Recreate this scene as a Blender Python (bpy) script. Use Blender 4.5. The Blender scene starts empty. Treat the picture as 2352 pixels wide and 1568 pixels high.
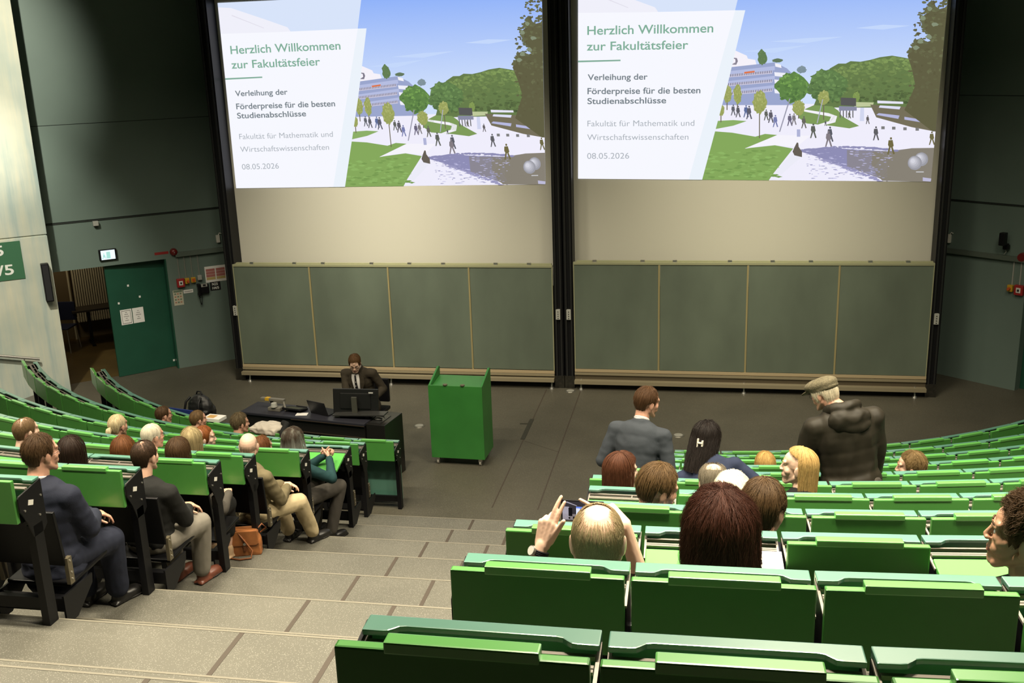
import bpy, bmesh, math, random
import numpy as np
from mathutils import Vector, Matrix, noise

S = bpy.context.scene
COL = S.collection
PI = math.pi

# ------------------------------------------------------------------ camera
CAM_F, CAM_P, CAM_Y, CAM_R = 2358.05, 0.273087, 0.187795, -0.034286
CAM_LOC = Vector((1.937, -15.4714, 5.1613))
def cam_axes():
    cy, sy = math.cos(CAM_Y), math.sin(CAM_Y)
    fwd = Vector((-sy*math.cos(CAM_P), cy*math.cos(CAM_P), -math.sin(CAM_P)))
    right = Vector((cy, sy, 0)); up = right.cross(fwd)
    cr, sr = math.cos(CAM_R), math.sin(CAM_R)
    return right*cr + up*sr, -right*sr + up*cr, fwd
AX_R, AX_U, AX_F = cam_axes()
cam = bpy.data.cameras.new('camera'); cam_ob = bpy.data.objects.new('camera', cam); COL.objects.link(cam_ob)
cam.sensor_fit = 'HORIZONTAL'; cam.sensor_width = 36.0; cam.lens = 36.0*CAM_F/2352.0
cam.clip_start = 0.05; cam.clip_end = 100
M = Matrix((AX_R, AX_U, -AX_F)).transposed().to_4x4(); M.translation = CAM_LOC
cam_ob.matrix_world = M
S.camera = cam_ob
S.view_settings.view_transform = 'Standard'; S.view_settings.look = 'None'
S.view_settings.gamma = 1.0; S.view_settings.use_curve_mapping = False
S.view_settings.exposure = 0.0

# ------------------------------------------------------------------ world and ceiling light
W = bpy.data.worlds.new('world'); S.world = W; W.use_nodes = True
W.node_tree.nodes['Background'].inputs[0].default_value = (0.9, 0.95, 0.85, 1)
W.node_tree.nodes['Background'].inputs[1].default_value = 0.018

def aim(o, target):
    o.rotation_euler = (Vector(target)-o.location).to_track_quat('-Z', 'Y').to_euler()
def area(name, loc, target, power, sx, sy, spread, col):
    l = bpy.data.lights.new(name, 'AREA'); l.shape = 'RECTANGLE'; l.size = sx; l.size_y = sy
    l.energy = power; l.spread = math.radians(spread); l.color = col
    o = bpy.data.objects.new(name, l); COL.objects.link(o); o.location = loc; aim(o, target); return o
WARM = (1.0, 0.89, 0.68)
def spot(name, loc, target, power, deg, blend, col):
    l = bpy.data.lights.new(name, 'SPOT'); l.energy = power; l.spot_size = math.radians(deg); l.spot_blend = blend; l.color = col; l.shadow_soft_size = 0.12
    o = bpy.data.objects.new(name, l); COL.objects.link(o); o.location = loc; aim(o, target); return o
for x in (-5.4, -1.8, 1.8, 5.4):
    side = 1.25 if x < 0 else (1.15 if x > 4 else 0.85)
    area('ceiling_lamp_light', (x, -11.5, 8.2), (x, -11.4, 0), 110 if x < 0 else 205, 1.4, 0.3, 86, WARM)
    area('ceiling_lamp_light', (x, -9.3, 8.2), (x, -8.6, 0), 140*side, 1.4, 0.3, 128, WARM)
    area('ceiling_lamp_light', (x, -6.4, 8.2), (x, -6.0, 0), 84*side, 1.4, 0.3, 126, WARM)
area('ceiling_lamp_light', (3.3, -7.6, 8.3), (3.0, -8.4, 0), 150, 2.2, 1.1, 112, WARM)
for tz, pw in ((5.6, 2300), (2.2, 1900)):
    spot('wall_washer_light', (-6.3, -6.2, 7.4), (-9.2, -1.95, tz), pw, 46, 0.7, (1.0, 0.95, 0.80))
area('stage_lamp_light', (-3.0, -3.4, 8.0), (-3.0, 0.6, 1.2), 70, 1.6, 0.3, 54, (1.0, 0.92, 0.74))
area('stage_lamp_light', (2.7, -3.4, 8.0), (2.7, 0.6, 1.2), 46, 1.6, 0.3, 54, (1.0, 0.92, 0.70))

# ------------------------------------------------------------------ helpers
def s2l(c):
    return tuple((v/12.92 if v <= 0.04045 else ((v+0.055)/1.055)**2.4) for v in c)
def rgb(r, g, b): return s2l((r/255, g/255, b/255))

def mat(name, col, rough=0.5, metal=0.0, spec=0.5, var=0.0, vscale=6.0, bump=0.0, bscale=40.0, emit=None, estr=1.0, coat=0.0, stretch=None):
    m = bpy.data.materials.new(name); m.use_nodes = True
    nt = m.node_tree; b = nt.nodes['Principled BSDF']
    b.inputs['Base Color'].default_value = (*col, 1); b.inputs['Roughness'].default_value = rough
    b.inputs['Metallic'].default_value = metal; b.inputs['Specular IOR Level'].default_value = spec
    b.inputs['Coat Weight'].default_value = coat; b.inputs['Coat Roughness'].default_value = 0.24; b.inputs['Coat IOR'].default_value = 1.6
    if emit:
        b.inputs['Emission Color'].default_value = (*emit, 1); b.inputs['Emission Strength'].default_value = estr
    if var or bump:
        tc = nt.nodes.new('ShaderNodeTexCoord'); mp = nt.nodes.new('ShaderNodeMapping')
        nt.links.new(tc.outputs['Object'], mp.inputs['Vector'])
        if stretch: mp.inputs['Scale'].default_value = stretch
    if var:
        n = nt.nodes.new('ShaderNodeTexNoise'); n.inputs['Scale'].default_value = vscale; n.inputs['Detail'].default_value = 5
        nt.links.new(mp.outputs[0], n.inputs['Vector'])
        r = nt.nodes.new('ShaderNodeValToRGB')
        r.color_ramp.elements[0].position = 0.3; r.color_ramp.elements[1].position = 0.7
        r.color_ramp.elements[0].color = (*[max(0, v*(1-var)) for v in col], 1)
        r.color_ramp.elements[1].color = (*[min(1, v*(1+var)) for v in col], 1)
        nt.links.new(n.outputs['Fac'], r.inputs['Fac']); nt.links.new(r.outputs[0], b.inputs['Base Color'])
    if bump:
        n2 = nt.nodes.new('ShaderNodeTexNoise'); n2.inputs['Scale'].default_value = bscale; n2.inputs['Detail'].default_value = 4
        nt.links.new(mp.outputs[0], n2.inputs['Vector'])
        bp = nt.nodes.new('ShaderNodeBump'); bp.inputs['Strength'].default_value = bump; bp.inputs['Distance'].default_value = 0.01
        nt.links.new(n2.outputs['Fac'], bp.inputs['Height']); nt.links.new(bp.outputs[0], b.inputs['Normal'])
    return m

def emis(name, col, strength=1.0):
    m = bpy.data.materials.new(name); m.use_nodes = True; nt = m.node_tree
    nt.nodes.clear(); e = nt.nodes.new('ShaderNodeEmission'); o = nt.nodes.new('ShaderNodeOutputMaterial')
    e.inputs[0].default_value = (*col, 1); e.inputs[1].default_value = strength
    nt.links.new(e.outputs[0], o.inputs[0]); return m

class MB:
    def __init__(s): s.v = []; s.f = []; s.m = []; s.sm = []
    def add(s, verts, faces, mi=0, smooth=False):
        o = len(s.v); s.v += [tuple(v) for v in verts]
        for f in faces: s.f.append([o+i for i in f]); s.m.append(mi); s.sm.append(smooth)
        return s
    def box(s, c, d, mi=0, rz=0.0, R=None):
        x, y, z = d[0]/2, d[1]/2, d[2]/2
        vs = [Vector(p) for p in ((-x,-y,-z),(x,-y,-z),(x,y,-z),(-x,y,-z),(-x,-y,z),(x,-y,z),(x,y,z),(-x,y,z))]
        if R is None: R = Matrix.Rotation(rz, 3, 'Z')
        vs = [R @ v + Vector(c) for v in vs]
        return s.add(vs, ((0,3,2,1),(4,5,6,7),(0,1,5,4),(1,2,6,5),(2,3,7,6),(3,0,4,7)), mi)
    def bbox(s, lo, hi, mi=0):
        return s.box([(a+b)/2 for a, b in zip(lo, hi)], [abs(b-a) for a, b in zip(lo, hi)], mi)
    def prism(s, pts, a, b, axis='z', mi=0):
        # pts: 2-D polygon (counter-clockwise), extruded from a to b along axis
        def P(u, v, w):
            return {'z': (u, v, w), 'y': (u, w, v), 'x': (w, u, v)}[axis]
        n = len(pts)
        vs = [P(u, v, a) for u, v in pts] + [P(u, v, b) for u, v in pts]
        fs = [list(range(n-1, -1, -1)), list(range(n, 2*n))] + [[i, (i+1) % n, n+(i+1) % n, n+i] for i in range(n)]
        return s.add(vs, fs, mi)
    def cyl(s, p0, p1, r0, r1=None, n=12, mi=0, cap=True, smooth=True):
        p0, p1 = Vector(p0), Vector(p1); r1 = r0 if r1 is None else r1
        d = (p1-p0).normalized(); q = d.to_track_quat('Z', 'Y').to_matrix()
        vs = []
        for p, r in ((p0, r0), (p1, r1)):
            vs += [p + q @ Vector((r*math.cos(2*PI*i/n), r*math.sin(2*PI*i/n), 0)) for i in range(n)]
        s.add(vs, [[i, (i+1) % n, n+(i+1) % n, n+i] for i in range(n)], mi, smooth)
        if cap: s.add(vs, [list(range(n-1, -1, -1)), list(range(n, 2*n))], mi)
        return s
    def tube(s, pts, r, n=8, mi=0):
        pts = [Vector(p) for p in pts]; vs = []; up = None
        for i, p in enumerate(pts):
            d = (pts[min(i+1, len(pts)-1)] - pts[max(i-1, 0)]).normalized()
            if up is None: up = Vector((0,0,1)) if abs(d.z) < .9 else Vector((1,0,0))
            a = d.cross(up).normalized(); up = a.cross(d).normalized()
            rr = r[i] if isinstance(r, (list, tuple)) else r
            vs += [p + a*rr*math.cos(2*PI*k/n) + up*rr*math.sin(2*PI*k/n) for k in range(n)]
        fs = []
        for i in range(len(pts)-1):
            fs += [[i*n+k, i*n+(k+1) % n, (i+1)*n+(k+1) % n, (i+1)*n+k] for k in range(n)]
        s.add(vs, fs, mi, True)
        m = len(pts)-1
        s.add(vs, [list(range(n-1, -1, -1)), [m*n+k for k in range(n)]], mi)
        return s
    def ell(s, c, r, R=None, nu=14, nv=8, mi=0):
        c = Vector(c); R = R or Matrix.Identity(3)
        vs = [c + R @ Vector((0, 0, r[2]))]
        for j in range(1, nv):
            t = PI*j/nv
            vs += [c + R @ Vector((r[0]*math.sin(t)*math.cos(2*PI*i/nu), r[1]*math.sin(t)*math.sin(2*PI*i/nu), r[2]*math.cos(t))) for i in range(nu)]
        vs.append(c + R @ Vector((0, 0, -r[2]))); L = len(vs)-1
        fs = [[0, 1+i, 1+(i+1) % nu] for i in range(nu)]
        for j in range(nv-2):
            a = 1+j*nu; b = a+nu
            fs += [[a+i, b+i, b+(i+1) % nu, a+(i+1) % nu] for i in range(nu)]
        a = 1+(nv-2)*nu
        fs += [[a+i, L, a+(i+1) % nu] for i in range(nu)]
        return s.add(vs, fs, mi, True)
    def cap(s, p0, r0, p1, r1, n=12, mi=0):
        p0, p1 = Vector(p0), Vector(p1); d = p1-p0; L = d.length
        if L < 1e-6: return s.ell(p0, (r0,)*3, mi=mi)
        q = d.normalized().to_track_quat('Z', 'Y').to_matrix(); vs = []; k = 4
        rings = [(-r0*math.cos(t), r0*math.sin(t)) for t in [PI/2*i/k for i in range(1, k+1)]] + \
                [(L+r1*math.sin(t), r1*math.cos(t)) for t in [PI/2*i/k for i in range(0, k)]]
        vs.append(p0 + q @ Vector((0, 0, -r0)))
        for z, r in rings: vs += [p0 + q @ Vector((r*math.cos(2*PI*i/n), r*math.sin(2*PI*i/n), z)) for i in range(n)]
        vs.append(p0 + q @ Vector((0, 0, L+r1))); E = len(vs)-1
        fs = [[0, 1+(i+1) % n, 1+i] for i in range(n)]
        for j in range(len(rings)-1):
            a = 1+j*n; b = a+n
            fs += [[a+i, a+(i+1) % n, b+(i+1) % n, b+i] for i in range(n)]
        a = 1+(len(rings)-1)*n
        fs += [[a+i, a+(i+1) % n, E] for i in range(n)]
        return s.add(vs, fs, mi, True)
    def mesh(s, name, mats):
        me = bpy.data.meshes.new(name); me.from_pydata(s.v, [], s.f)
        for m in (mats if isinstance(mats, (list, tuple)) else [mats]): me.materials.append(m)
        me.polygons.foreach_set('material_index', s.m); me.polygons.foreach_set('use_smooth', s.sm)
        me.update(); return me
    def build(s, name, mats, parent=None, loc=(0,0,0), rz=0.0, bevel=0.0):
        me = s.mesh(name, mats)
        if bevel:
            bm = bmesh.new(); bm.from_mesh(me); bmesh.ops.remove_doubles(bm, verts=bm.verts, dist=1e-5)
            es = [e for e in bm.edges if len(e.link_faces) == 2 and e.calc_face_angle(0) > 0.6]
            bmesh.ops.bevel(bm, geom=es, offset=bevel, segments=2, affect='EDGES', profile=0.6)
            bm.to_mesh(me); bm.free()
        return link(name, me, parent, loc, rz)

def link(name, data, parent=None, loc=(0,0,0), rz=0.0):
    o = bpy.data.objects.new(name, data); COL.objects.link(o)
    o.location = loc; o.rotation_euler = (0, 0, rz)
    if parent is not None: o.parent = parent
    return o
def tag(o, label=None, cat=None, group=None, kind=None):
    if label: o['label'] = label
    if cat: o['category'] = cat
    if group: o['group'] = group
    if kind: o['kind'] = kind
    return o
def thing(name, label, cat, loc=(0,0,0), rz=0.0, group=None):
    return tag(link(name, None, None, loc, rz), label, cat, group)
def struct(name, mb, mats, bevel=0.0, label=None):
    return tag(mb.build(name, mats, bevel=bevel), label=label, kind='structure')
def dup(root, loc, rz, label=None, group=None):
    r = root.copy(); COL.objects.link(r); r.location = loc; r.rotation_euler = (0, 0, rz)
    if label: r['label'] = label
    if group: r['group'] = group
    for ch in list(root.children):
        c = ch.copy(); COL.objects.link(c); c.parent = r
        for g in list(ch.children):
            d = g.copy(); COL.objects.link(d); d.parent = c
    return r
def text_mesh(txt, width, height, mats, font_bold=False, align='LEFT', offset=0.0):
    cu = bpy.data.curves.new('lettering', 'FONT'); cu.body = txt; cu.size = 1.0; cu.align_x = align; cu.offset = offset
    o = bpy.data.objects.new('lettering', cu); COL.objects.link(o)
    dg = bpy.context.evaluated_depsgraph_get(); me = bpy.data.meshes.new_from_object(o.evaluated_get(dg))
    bpy.data.objects.remove(o); bpy.data.curves.remove(cu)
    xs = [v.co.x for v in me.vertices]; ys = [v.co.y for v in me.vertices]
    w = max(xs)-min(xs); sx = width/w; sy = height/0.70   # cap height of the font is about 0.70
    for v in me.vertices:
        v.co = ((v.co.x-(min(xs) if align == 'LEFT' else max(xs)))*sx, v.co.y*sy, 0)
    me.materials.clear(); me.materials.append(mats); me.update(); return me
WORDS = ['zeroth','first','second','third','fourth','fifth','sixth','seventh','eighth','ninth','tenth','eleventh','twelfth','thirteenth','fourteenth','fifteenth','sixteenth','seventeenth','eighteenth']

# ------------------------------------------------------------------ materials
M_GREEN = mat('green_paint', (0.072, 0.270, 0.052), 0.30, var=0.06, vscale=5, bump=0.03, bscale=30)
M_LECT = mat('lectern_green_shaded', (0.035, 0.185, 0.034), 0.38, var=0.10, vscale=3, bump=0.04, bscale=25)  # desk green darkened: shade of a face turned from the lamps, in the colour
M_OPEN = mat('green_leaf_lit', (0.100, 0.42, 0.075), 0.5, spec=0.3)  # green raised so the lamp light on opened leaves is in the colour
M_LIP = mat('green_paint_lit', (0.135, 0.46, 0.095), 0.28, spec=0.7, coat=0.7)  # brighter copy of the green: light on upper edges put into the colour
M_TEAL = mat('teal_paint', (0.115, 0.285, 0.215), 0.30, spec=0.8, coat=0.8, var=0.06, vscale=4)
M_BLACK = mat('black_steel', (0.006, 0.006, 0.007), 0.45, spec=0.25)
M_SEATBLK = mat('black_seat_board', (0.005, 0.005, 0.006), 0.42, spec=0.25)
M_ROD = mat('anodised_rod', (0.27, 0.235, 0.205), 0.45, metal=0.25)
M_STEEL = mat('bright_steel', (0.6, 0.58, 0.54), 0.3, metal=0.9)
M_BRONZE = mat('hinge_plate', (0.17, 0.145, 0.095), 0.45, metal=0.5)
M_WHITE = mat('white_sticker', (0.75, 0.73, 0.66), 0.5)
M_PAPER = mat('paper', (0.78, 0.76, 0.72), 0.7)
M_WALL = mat('grey_green_wall', (0.140, 0.192, 0.165), 0.5, var=0.05, vscale=1.2)
M_WALLUP = mat('upper_wall_shaded', (0.05, 0.068, 0.056), 0.55, var=0.05, vscale=1.0)  # wall colour with the shade higher up mixed in; unassigned
M_DARK = mat('black_void', (0.006, 0.006, 0.007), 0.7)
M_SEAM = mat('wall_seam', (0.015, 0.02, 0.017), 0.6)
M_DOOR = mat('dark_green_door', (0.012, 0.072, 0.042), 0.42, var=0.08, vscale=3)
M_BOARD = mat('chalkboard_green', (0.110, 0.136, 0.100), 0.62, var=0.16, vscale=1.6, stretch=(1, 1, 0.45))
M_BFRAME = mat('board_frame', (0.36, 0.36, 0.22), 0.45, metal=0.2)
M_TRAY = mat('chalk_tray', (0.34, 0.29, 0.19), 0.4, metal=0.35)
M_SCREEN = mat('projection_cloth', (0.56, 0.54, 0.455), 0.8)
M_GREY = mat('grey_plastic', (0.38, 0.38, 0.34), 0.5)
M_RED = mat('red_plastic', (0.36, 0.02, 0.02), 0.4)
M_YEL = mat('yellow_plastic', (0.55, 0.33, 0.02), 0.45)
M_ORANGE = mat('orange_knob', (0.55, 0.10, 0.02), 0.45)

# floor: dark olive linoleum sprinkled with light chips
def floor_mat(name, base, chip, amount):
    m = bpy.data.materials.new(name); m.use_nodes = True; nt = m.node_tree; b = nt.nodes['Principled BSDF']
    b.inputs['Roughness'].default_value = 0.5; b.inputs['Specular IOR Level'].default_value = 0.4
    tc = nt.nodes.new('ShaderNodeTexCoord')
    v = nt.nodes.new('ShaderNodeTexVoronoi'); v.inputs['Scale'].default_value = 150
    nt.links.new(tc.outputs['Object'], v.inputs['Vector'])
    r = nt.nodes.new('ShaderNodeValToRGB'); e = r.color_ramp.elements
    e[0].position = amount; e[0].color = (1,1,1,1); e[1].position = amount+0.12; e[1].color = (0,0,0,1)
    nt.links.new(v.outputs['Distance'], r.inputs['Fac'])
    wn = nt.nodes.new('ShaderNodeSeparateColor'); nt.links.new(v.outputs['Color'], wn.inputs[0])
    th = nt.nodes.new('ShaderNodeMath'); th.operation = 'GREATER_THAN'; th.inputs[1].default_value = 0.45
    nt.links.new(wn.outputs[0], th.inputs[0])
    mu = nt.nodes.new('ShaderNodeMath'); mu.operation = 'MULTIPLY'
    nt.links.new(r.outputs[0], mu.inputs[0]); nt.links.new(th.outputs[0], mu.inputs[1])
    n = nt.nodes.new('ShaderNodeTexNoise'); n.inputs['Scale'].default_value = 1.3; n.inputs['Detail'].default_value = 6
    nt.links.new(tc.outputs['Object'], n.inputs['Vector'])
    r2 = nt.nodes.new('ShaderNodeValToRGB')
    r2.color_ramp.elements[0].position = 0.3; r2.color_ramp.elements[1].position = 0.72
    r2.color_ramp.elements[0].color = (*[c*0.86 for c in base], 1); r2.color_ramp.elements[1].color = (*[c*1.14 for c in base], 1)
    nt.links.new(n.outputs['Fac'], r2.inputs['Fac'])
    mx = nt.nodes.new('ShaderNodeMix'); mx.data_type = 'RGBA'
    nt.links.new(mu.outputs[0], mx.inputs[0]); nt.links.new(r2.outputs[0], mx.inputs[6]); mx.inputs[7].default_value = (*chip, 1)
    nt.links.new(mx.outputs[2], b.inputs['Base Color'])
    return m
M_FLOOR = floor_mat('speckled_linoleum_dim', (0.078, 0.071, 0.052), (0.22, 0.205, 0.155), 0.20)  # darker copy of the step linoleum: dimmer stage light put into the colour
M_STEP = floor_mat('speckled_step_linoleum', (0.112, 0.107, 0.086), (0.30, 0.29, 0.245), 0.20)
M_EDGE = mat('worn_step_edge', (0.19, 0.175, 0.135), 0.5)
M_JOINT = mat('floor_joint', (0.055, 0.042, 0.030), 0.6)

# board-marked concrete
def concrete_mat():
    m = bpy.data.materials.new('board_marked_concrete'); m.use_nodes = True; nt = m.node_tree; b = nt.nodes['Principled BSDF']
    b.inputs['Roughness'].default_value = 0.75
    tc = nt.nodes.new('ShaderNodeTexCoord')
    mp = nt.nodes.new('ShaderNodeMapping'); mp.inputs['Rotation'].default_value = (0, 0, math.radians(-37.5)); mp.inputs['Scale'].default_value = (6.0, 1.0, 0.28)
    nt.links.new(tc.outputs['Object'], mp.inputs['Vector'])
    n = nt.nodes.new('ShaderNodeTexNoise'); n.inputs['Scale'].default_value = 1.3; n.inputs['Detail'].default_value = 7; n.inputs['Roughness'].default_value = 0.6
    nt.links.new(mp.outputs[0], n.inputs['Vector'])
    r = nt.nodes.new('ShaderNodeValToRGB'); e = r.color_ramp.elements
    e[0].position = 0.30; e[0].color = (0.36, 0.45, 0.43, 1); e[1].position = 0.72; e[1].color = (0.68, 0.64, 0.48, 1)
    x = e.new(0.48); x.color = (0.54, 0.57, 0.48, 1)
    nt.links.new(n.outputs['Fac'], r.inputs['Fac'])
    n3 = nt.nodes.new('ShaderNodeTexNoise'); n3.inputs['Scale'].default_value = 1.4; n3.inputs['Detail'].default_value = 3
    nt.links.new(tc.outputs['Object'], n3.inputs['Vector'])
    mx = nt.nodes.new('ShaderNodeMix'); mx.data_type = 'RGBA'; mx.blend_type = 'MULTIPLY'; mx.inputs[0].default_value = 0.5
    r3 = nt.nodes.new('ShaderNodeValToRGB'); r3.color_ramp.elements[0].position = 0.35; r3.color_ramp.elements[1].position = 0.65
    r3.color_ramp.elements[0].color = (0.58, 0.70, 0.76, 1); r3.color_ramp.elements[1].color = (1, 1, 1, 1)
    nt.links.new(n3.outputs['Fac'], r3.inputs['Fac'])
    nt.links.new(r.outputs[0], mx.inputs[6]); nt.links.new(r3.outputs[0], mx.inputs[7]); nt.links.new(mx.outputs[2], b.inputs['Base Color'])
    bp = nt.nodes.new('ShaderNodeBump'); bp.inputs['Strength'].default_value = 0.25; bp.inputs['Distance'].default_value = 0.02
    nt.links.new(n.outputs['Fac'], bp.inputs['Height']); nt.links.new(bp.outputs[0], b.inputs['Normal'])
    return m
M_CONC = concrete_mat()

# ------------------------------------------------------------------ seating geometry: concentric rows
RISE, PITCH, XC, SHALF, UW = 0.319, 0.902, 0.02, 1.737, 0.503
def row_r(k): return 6.48+PITCH*(k-1)
def row_y(k): return -4.6-PITCH*(k-1)
def desk_top(k): return 0.836+RISE*(k-1)
def tread(k): return RISE*(k-1)              # floor the users of row k stand on
def row_pt(k, a, off=0.0):
    """point at arc length a along row k, moved off metres towards the stage; and the heading there"""
    R = row_r(k); y0 = row_y(k)
    if abs(a) <= SHALF: return Vector((XC+a, y0+off, 0)), 0.0
    sg = 1 if a > 0 else -1; th = (abs(a)-SHALF)/R
    return Vector((XC+sg*(SHALF+(R-off)*math.sin(th)), y0+R-(R-off)*math.cos(th), 0)), sg*th
# ================================================================== ROOM
# --- floor and stepped tiers
NROW = 14
def row_line(k, off=0.0, n=24, amax=9.5):
    pts = []
    for i in range(-n, n+1):
        a = amax*i/n; p, th = row_pt(k, a, off); pts.append((p.x, p.y))
    return pts
fl = MB(); fl.bbox((-9.5, -5.6, -0.2), (9.5, 3.2, 0.0)); struct('floor', fl, M_FLOOR)
for k in range(2, NROW):
    z = tread(k); pts = row_line(k, -0.035); back = [(9.5, -18.5), (-9.5, -18.5)]
    # tread k: nosing runs along the line of row k
    mb = MB(); n = len(pts)
    top = pts + []
    vs = [(x, y, z) for x, y in pts] + [(x, y, z) for x, y in row_line(k+1, -0.06)] + [(x, y, z-RISE) for x, y in pts]
    fs = [[n+i, n+i+1, i+1, i] for i in range(n-1)] + [[i, i+1, 2*n+i+1, 2*n+i] for i in range(n-1)]
    mb.add(vs, fs)
    # worn nosing strip
    vs2 = []
    for off, zz in ((-0.033, z-0.012), (-0.033, z+0.0015), (-0.047, z+0.0015)):
        vs2 += [(x, y, zz) for x, y in row_line(k, off)]
    mb.add(vs2, [[n*j+i, n*j+i+1, n*(j+1)+i+1, n*(j+1)+i] for j in range(2) for i in range(n-1)], 1)
    o = struct('floor_tier', mb, [M_STEP, M_EDGE])
    # half step in the stair aisle
    mb = MB(); y = row_y(k)
    x0, x1 = -1.62, 1.2
    mb.bbox((x0, y-0.035, z-RISE), (x1, y+0.235, z-RISE/2))
    mb.bbox((x0, y+0.222, z-RISE/2), (x1, y+0.236, z-RISE/2+0.0015), 1)
    struct('floor_half_step', mb, [M_STEP, M_EDGE])
    for jx in (-0.44, 0.115):
        mb = MB(); mb.bbox((jx-0.014, row_y(k+1)+0.02, z), (jx+0.014, y-0.05, z+0.002)); struct('trim_floor_joint', mb, M_JOINT)
# floor joints on the stage
for x0, y0, x1, y1 in ((-0.447, -0.12, -0.455, -4.55), (0.10, -0.15, 0.115, -4.55)):
    mb = MB(); mb.bbox((x0-0.008, y1, 0), (x0+0.008, y0, 0.0015)); struct('trim_floor_joint', mb, M_JOINT)
mb = MB(); mb.box((-0.17, -2.55, 0.001), (0.66, 0.006, 0.001), rz=-0.60); struct('trim_floor_joint', mb, M_JOINT)
mb = MB(); mb.bbox((-0.49, -2.32, 0), (-0.43, -1.50, 0.006)); mb.bbox((-0.60, -1.72, 0), (-0.43, -1.70, 0.008))
tag(mb.build('floor_cable_cover', mat('cable_cover', (0.03, 0.028, 0.02), 0.5)), 'dark narrow cable cover strip let into the stage floor joint', 'cable cover')
for i, (x, y, lab) in enumerate(((-2.05, -1.93, 'pale round floor socket beside the green lectern'), (1.67, -1.97, 'pale round floor socket on the stage beyond the man in the grey suit'), (-0.06, -0.17, 'worn round floor plate at the foot of the middle board post'))):
    mb = MB(); mb.cyl((x, y, 0), (x, y, 0.008), 0.085, 0.08, n=24); mb.cyl((x, y, 0.008), (x, y, 0.011), 0.06, n=24, mi=1)
    tag(mb.build('floor_socket', [mat('socket_ring', (0.20, 0.19, 0.16), 0.35, metal=0.6), mat('socket_lid', (0.30, 0.29, 0.25), 0.4)]), lab, 'floor socket', 'floor sockets')

# --- diagonal walls, left and right of the boards
LA = Vector((-7.085, 0.556, 0)); LD = Vector((0.772, 0.636, 0)); LN = Vector((0.636, -0.772, 0))     # LN points into the room
LROT = math.atan2(LD.y, LD.x)
RA = Vector((5.621, 1.234, 0)); RD = Vector((0.768, -0.641, 0)); RN = Vector((-0.641, -0.768, 0))
RROT = math.atan2(RD.y, RD.x)
def on_wall(A, D, N, s, z, out=0.0): return A + D*s + N*out + Vector((0, 0, z))
def wall_box(mb, A, D, N, rot, s0, s1, z0, z1, t0, t1, mi=0):
    """box on a wall from s0..s1, z0..z1, standing t0..t1 out of it"""
    c = on_wall(A, D, N, (s0+s1)/2, (z0+z1)/2, (t0+t1)/2)
    return mb.box(c, (abs(s1-s0), abs(t1-t0), abs(z1-z0)), mi, rz=rot)
def LB(mb, s0, s1, z0, z1, t0, t1, mi=0): return wall_box(mb, LA, LD, LN, LROT, s0, s1, z0, z1, t0, t1, mi)
def RB(mb, s0, s1, z0, z1, t0, t1, mi=0): return wall_box(mb, RA, RD, RN, RROT, s0, s1, z0, z1, t0, t1, mi)
HT = 9.0
mb = MB()
LB(mb, -0.03, 2.3, 0, 1.965, -0.25, 0); LB(mb, -3.6, 2.3, 1.965, 2.755, -0.25, 0)
LB(mb, -3.6, 2.3, 2.765, 4.30, -0.25, 0.0); LB(mb, -3.6, 2.3, 4.31, HT, -0.25, 0.0)
LB(mb, -3.6, 2.3, 2.70, 4.4, -0.25, -0.012, 1)
LB(mb, -3.6, 2.3, 2.735, 2.757, 0, 0.012, 1)
struct('wall_left', mb, [M_WALL, M_SEAM])
mb = MB()
RB(mb, -2.3, 1.325, 0, 2.79, -0.25, 0); RB(mb, -2.3, 4.6, 2.80, 4.34, -0.25, 0); RB(mb, -2.3, 4.6, 4.35, HT, -0.25, 0)
RB(mb, 1.325, 4.6, 1.97, 2.79, -0.25, 0)
RB(mb, -2.3, 4.6, 2.7, 4.5, -0.25, -0.012, 1); RB(mb, -2.3, 4.6, 2.775, 2.797, 0, 0.012, 1)
struct('wall_right', mb, [M_WALL, M_SEAM])
mb = MB(); RB(mb, 1.325, 4.6, 0, 2.0, -0.30, -0.16); struct('door_2', mb, M_DOOR)
mb = MB(); mb.bbox((-6.6, 1.9, 0), (6.4, 2.0, HT)); struct('wall_front', mb, M_DARK)
mb = MB(); mb.bbox((-9.6, -18.6, HT), (9.6, 3.2, HT+0.1)); struct('ceiling', mb, mat('dark_ceiling', (0.05, 0.055, 0.05), 0.8))
mb = MB(); mb.bbox((9.4, -18.5, 0), (9.6, -1.4, HT)); struct('wall_side_right', mb, M_WALL)
mb = MB(); mb.bbox((-9.6, -18.6, 0), (9.6, -18.4, HT)); struct('wall_back', mb, mat('back_wall', (0.03, 0.03, 0.028), 0.7))
# --- door leaf on the left, with its frame
DA = Vector((-7.922, -0.039, 0)); DD = Vector((0.702, 0.712, 0)); DN = Vector((0.712, -0.702, 0)); DROT = math.atan2(DD.y, DD.x)
door = MB(); wall_box(door, DA, DD, DN, DROT, 0.0, 1.012, 0.006, 1.97, -0.045, 0.0)
door = struct('door_1', door, [M_DOOR])
mb = MB(); LB(mb, -0.052, -0.028, 0, 1.965, -0.24, 0.004); tag(mb.build('door_frame', M_DOOR, door), kind='structure')
for i, (s, z) in enumerate(((0.33, 1.55), (0.50, 1.33), (0.14, 1.27), (0.94, 0.10))):
    mb = MB(); wall_box(mb, DA, DD, DN, DROT, s, s+0.03, z, z+0.035, 0.0, 0.0015); mb.build('tape_remnant', M_PAPER, door)
def sheet(mb, A, D, N, rot, s0, s1, z0, z1, t, mi=0): return wall_box(mb, A, D, N, rot, s0, s1, z0, z1, t, t+0.002, mi)
M_INK = mat('print_ink', (0.12, 0.11, 0.11), 0.7); M_INKR = mat('pale_red_ink', (0.50, 0.24, 0.22), 0.7)
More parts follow.
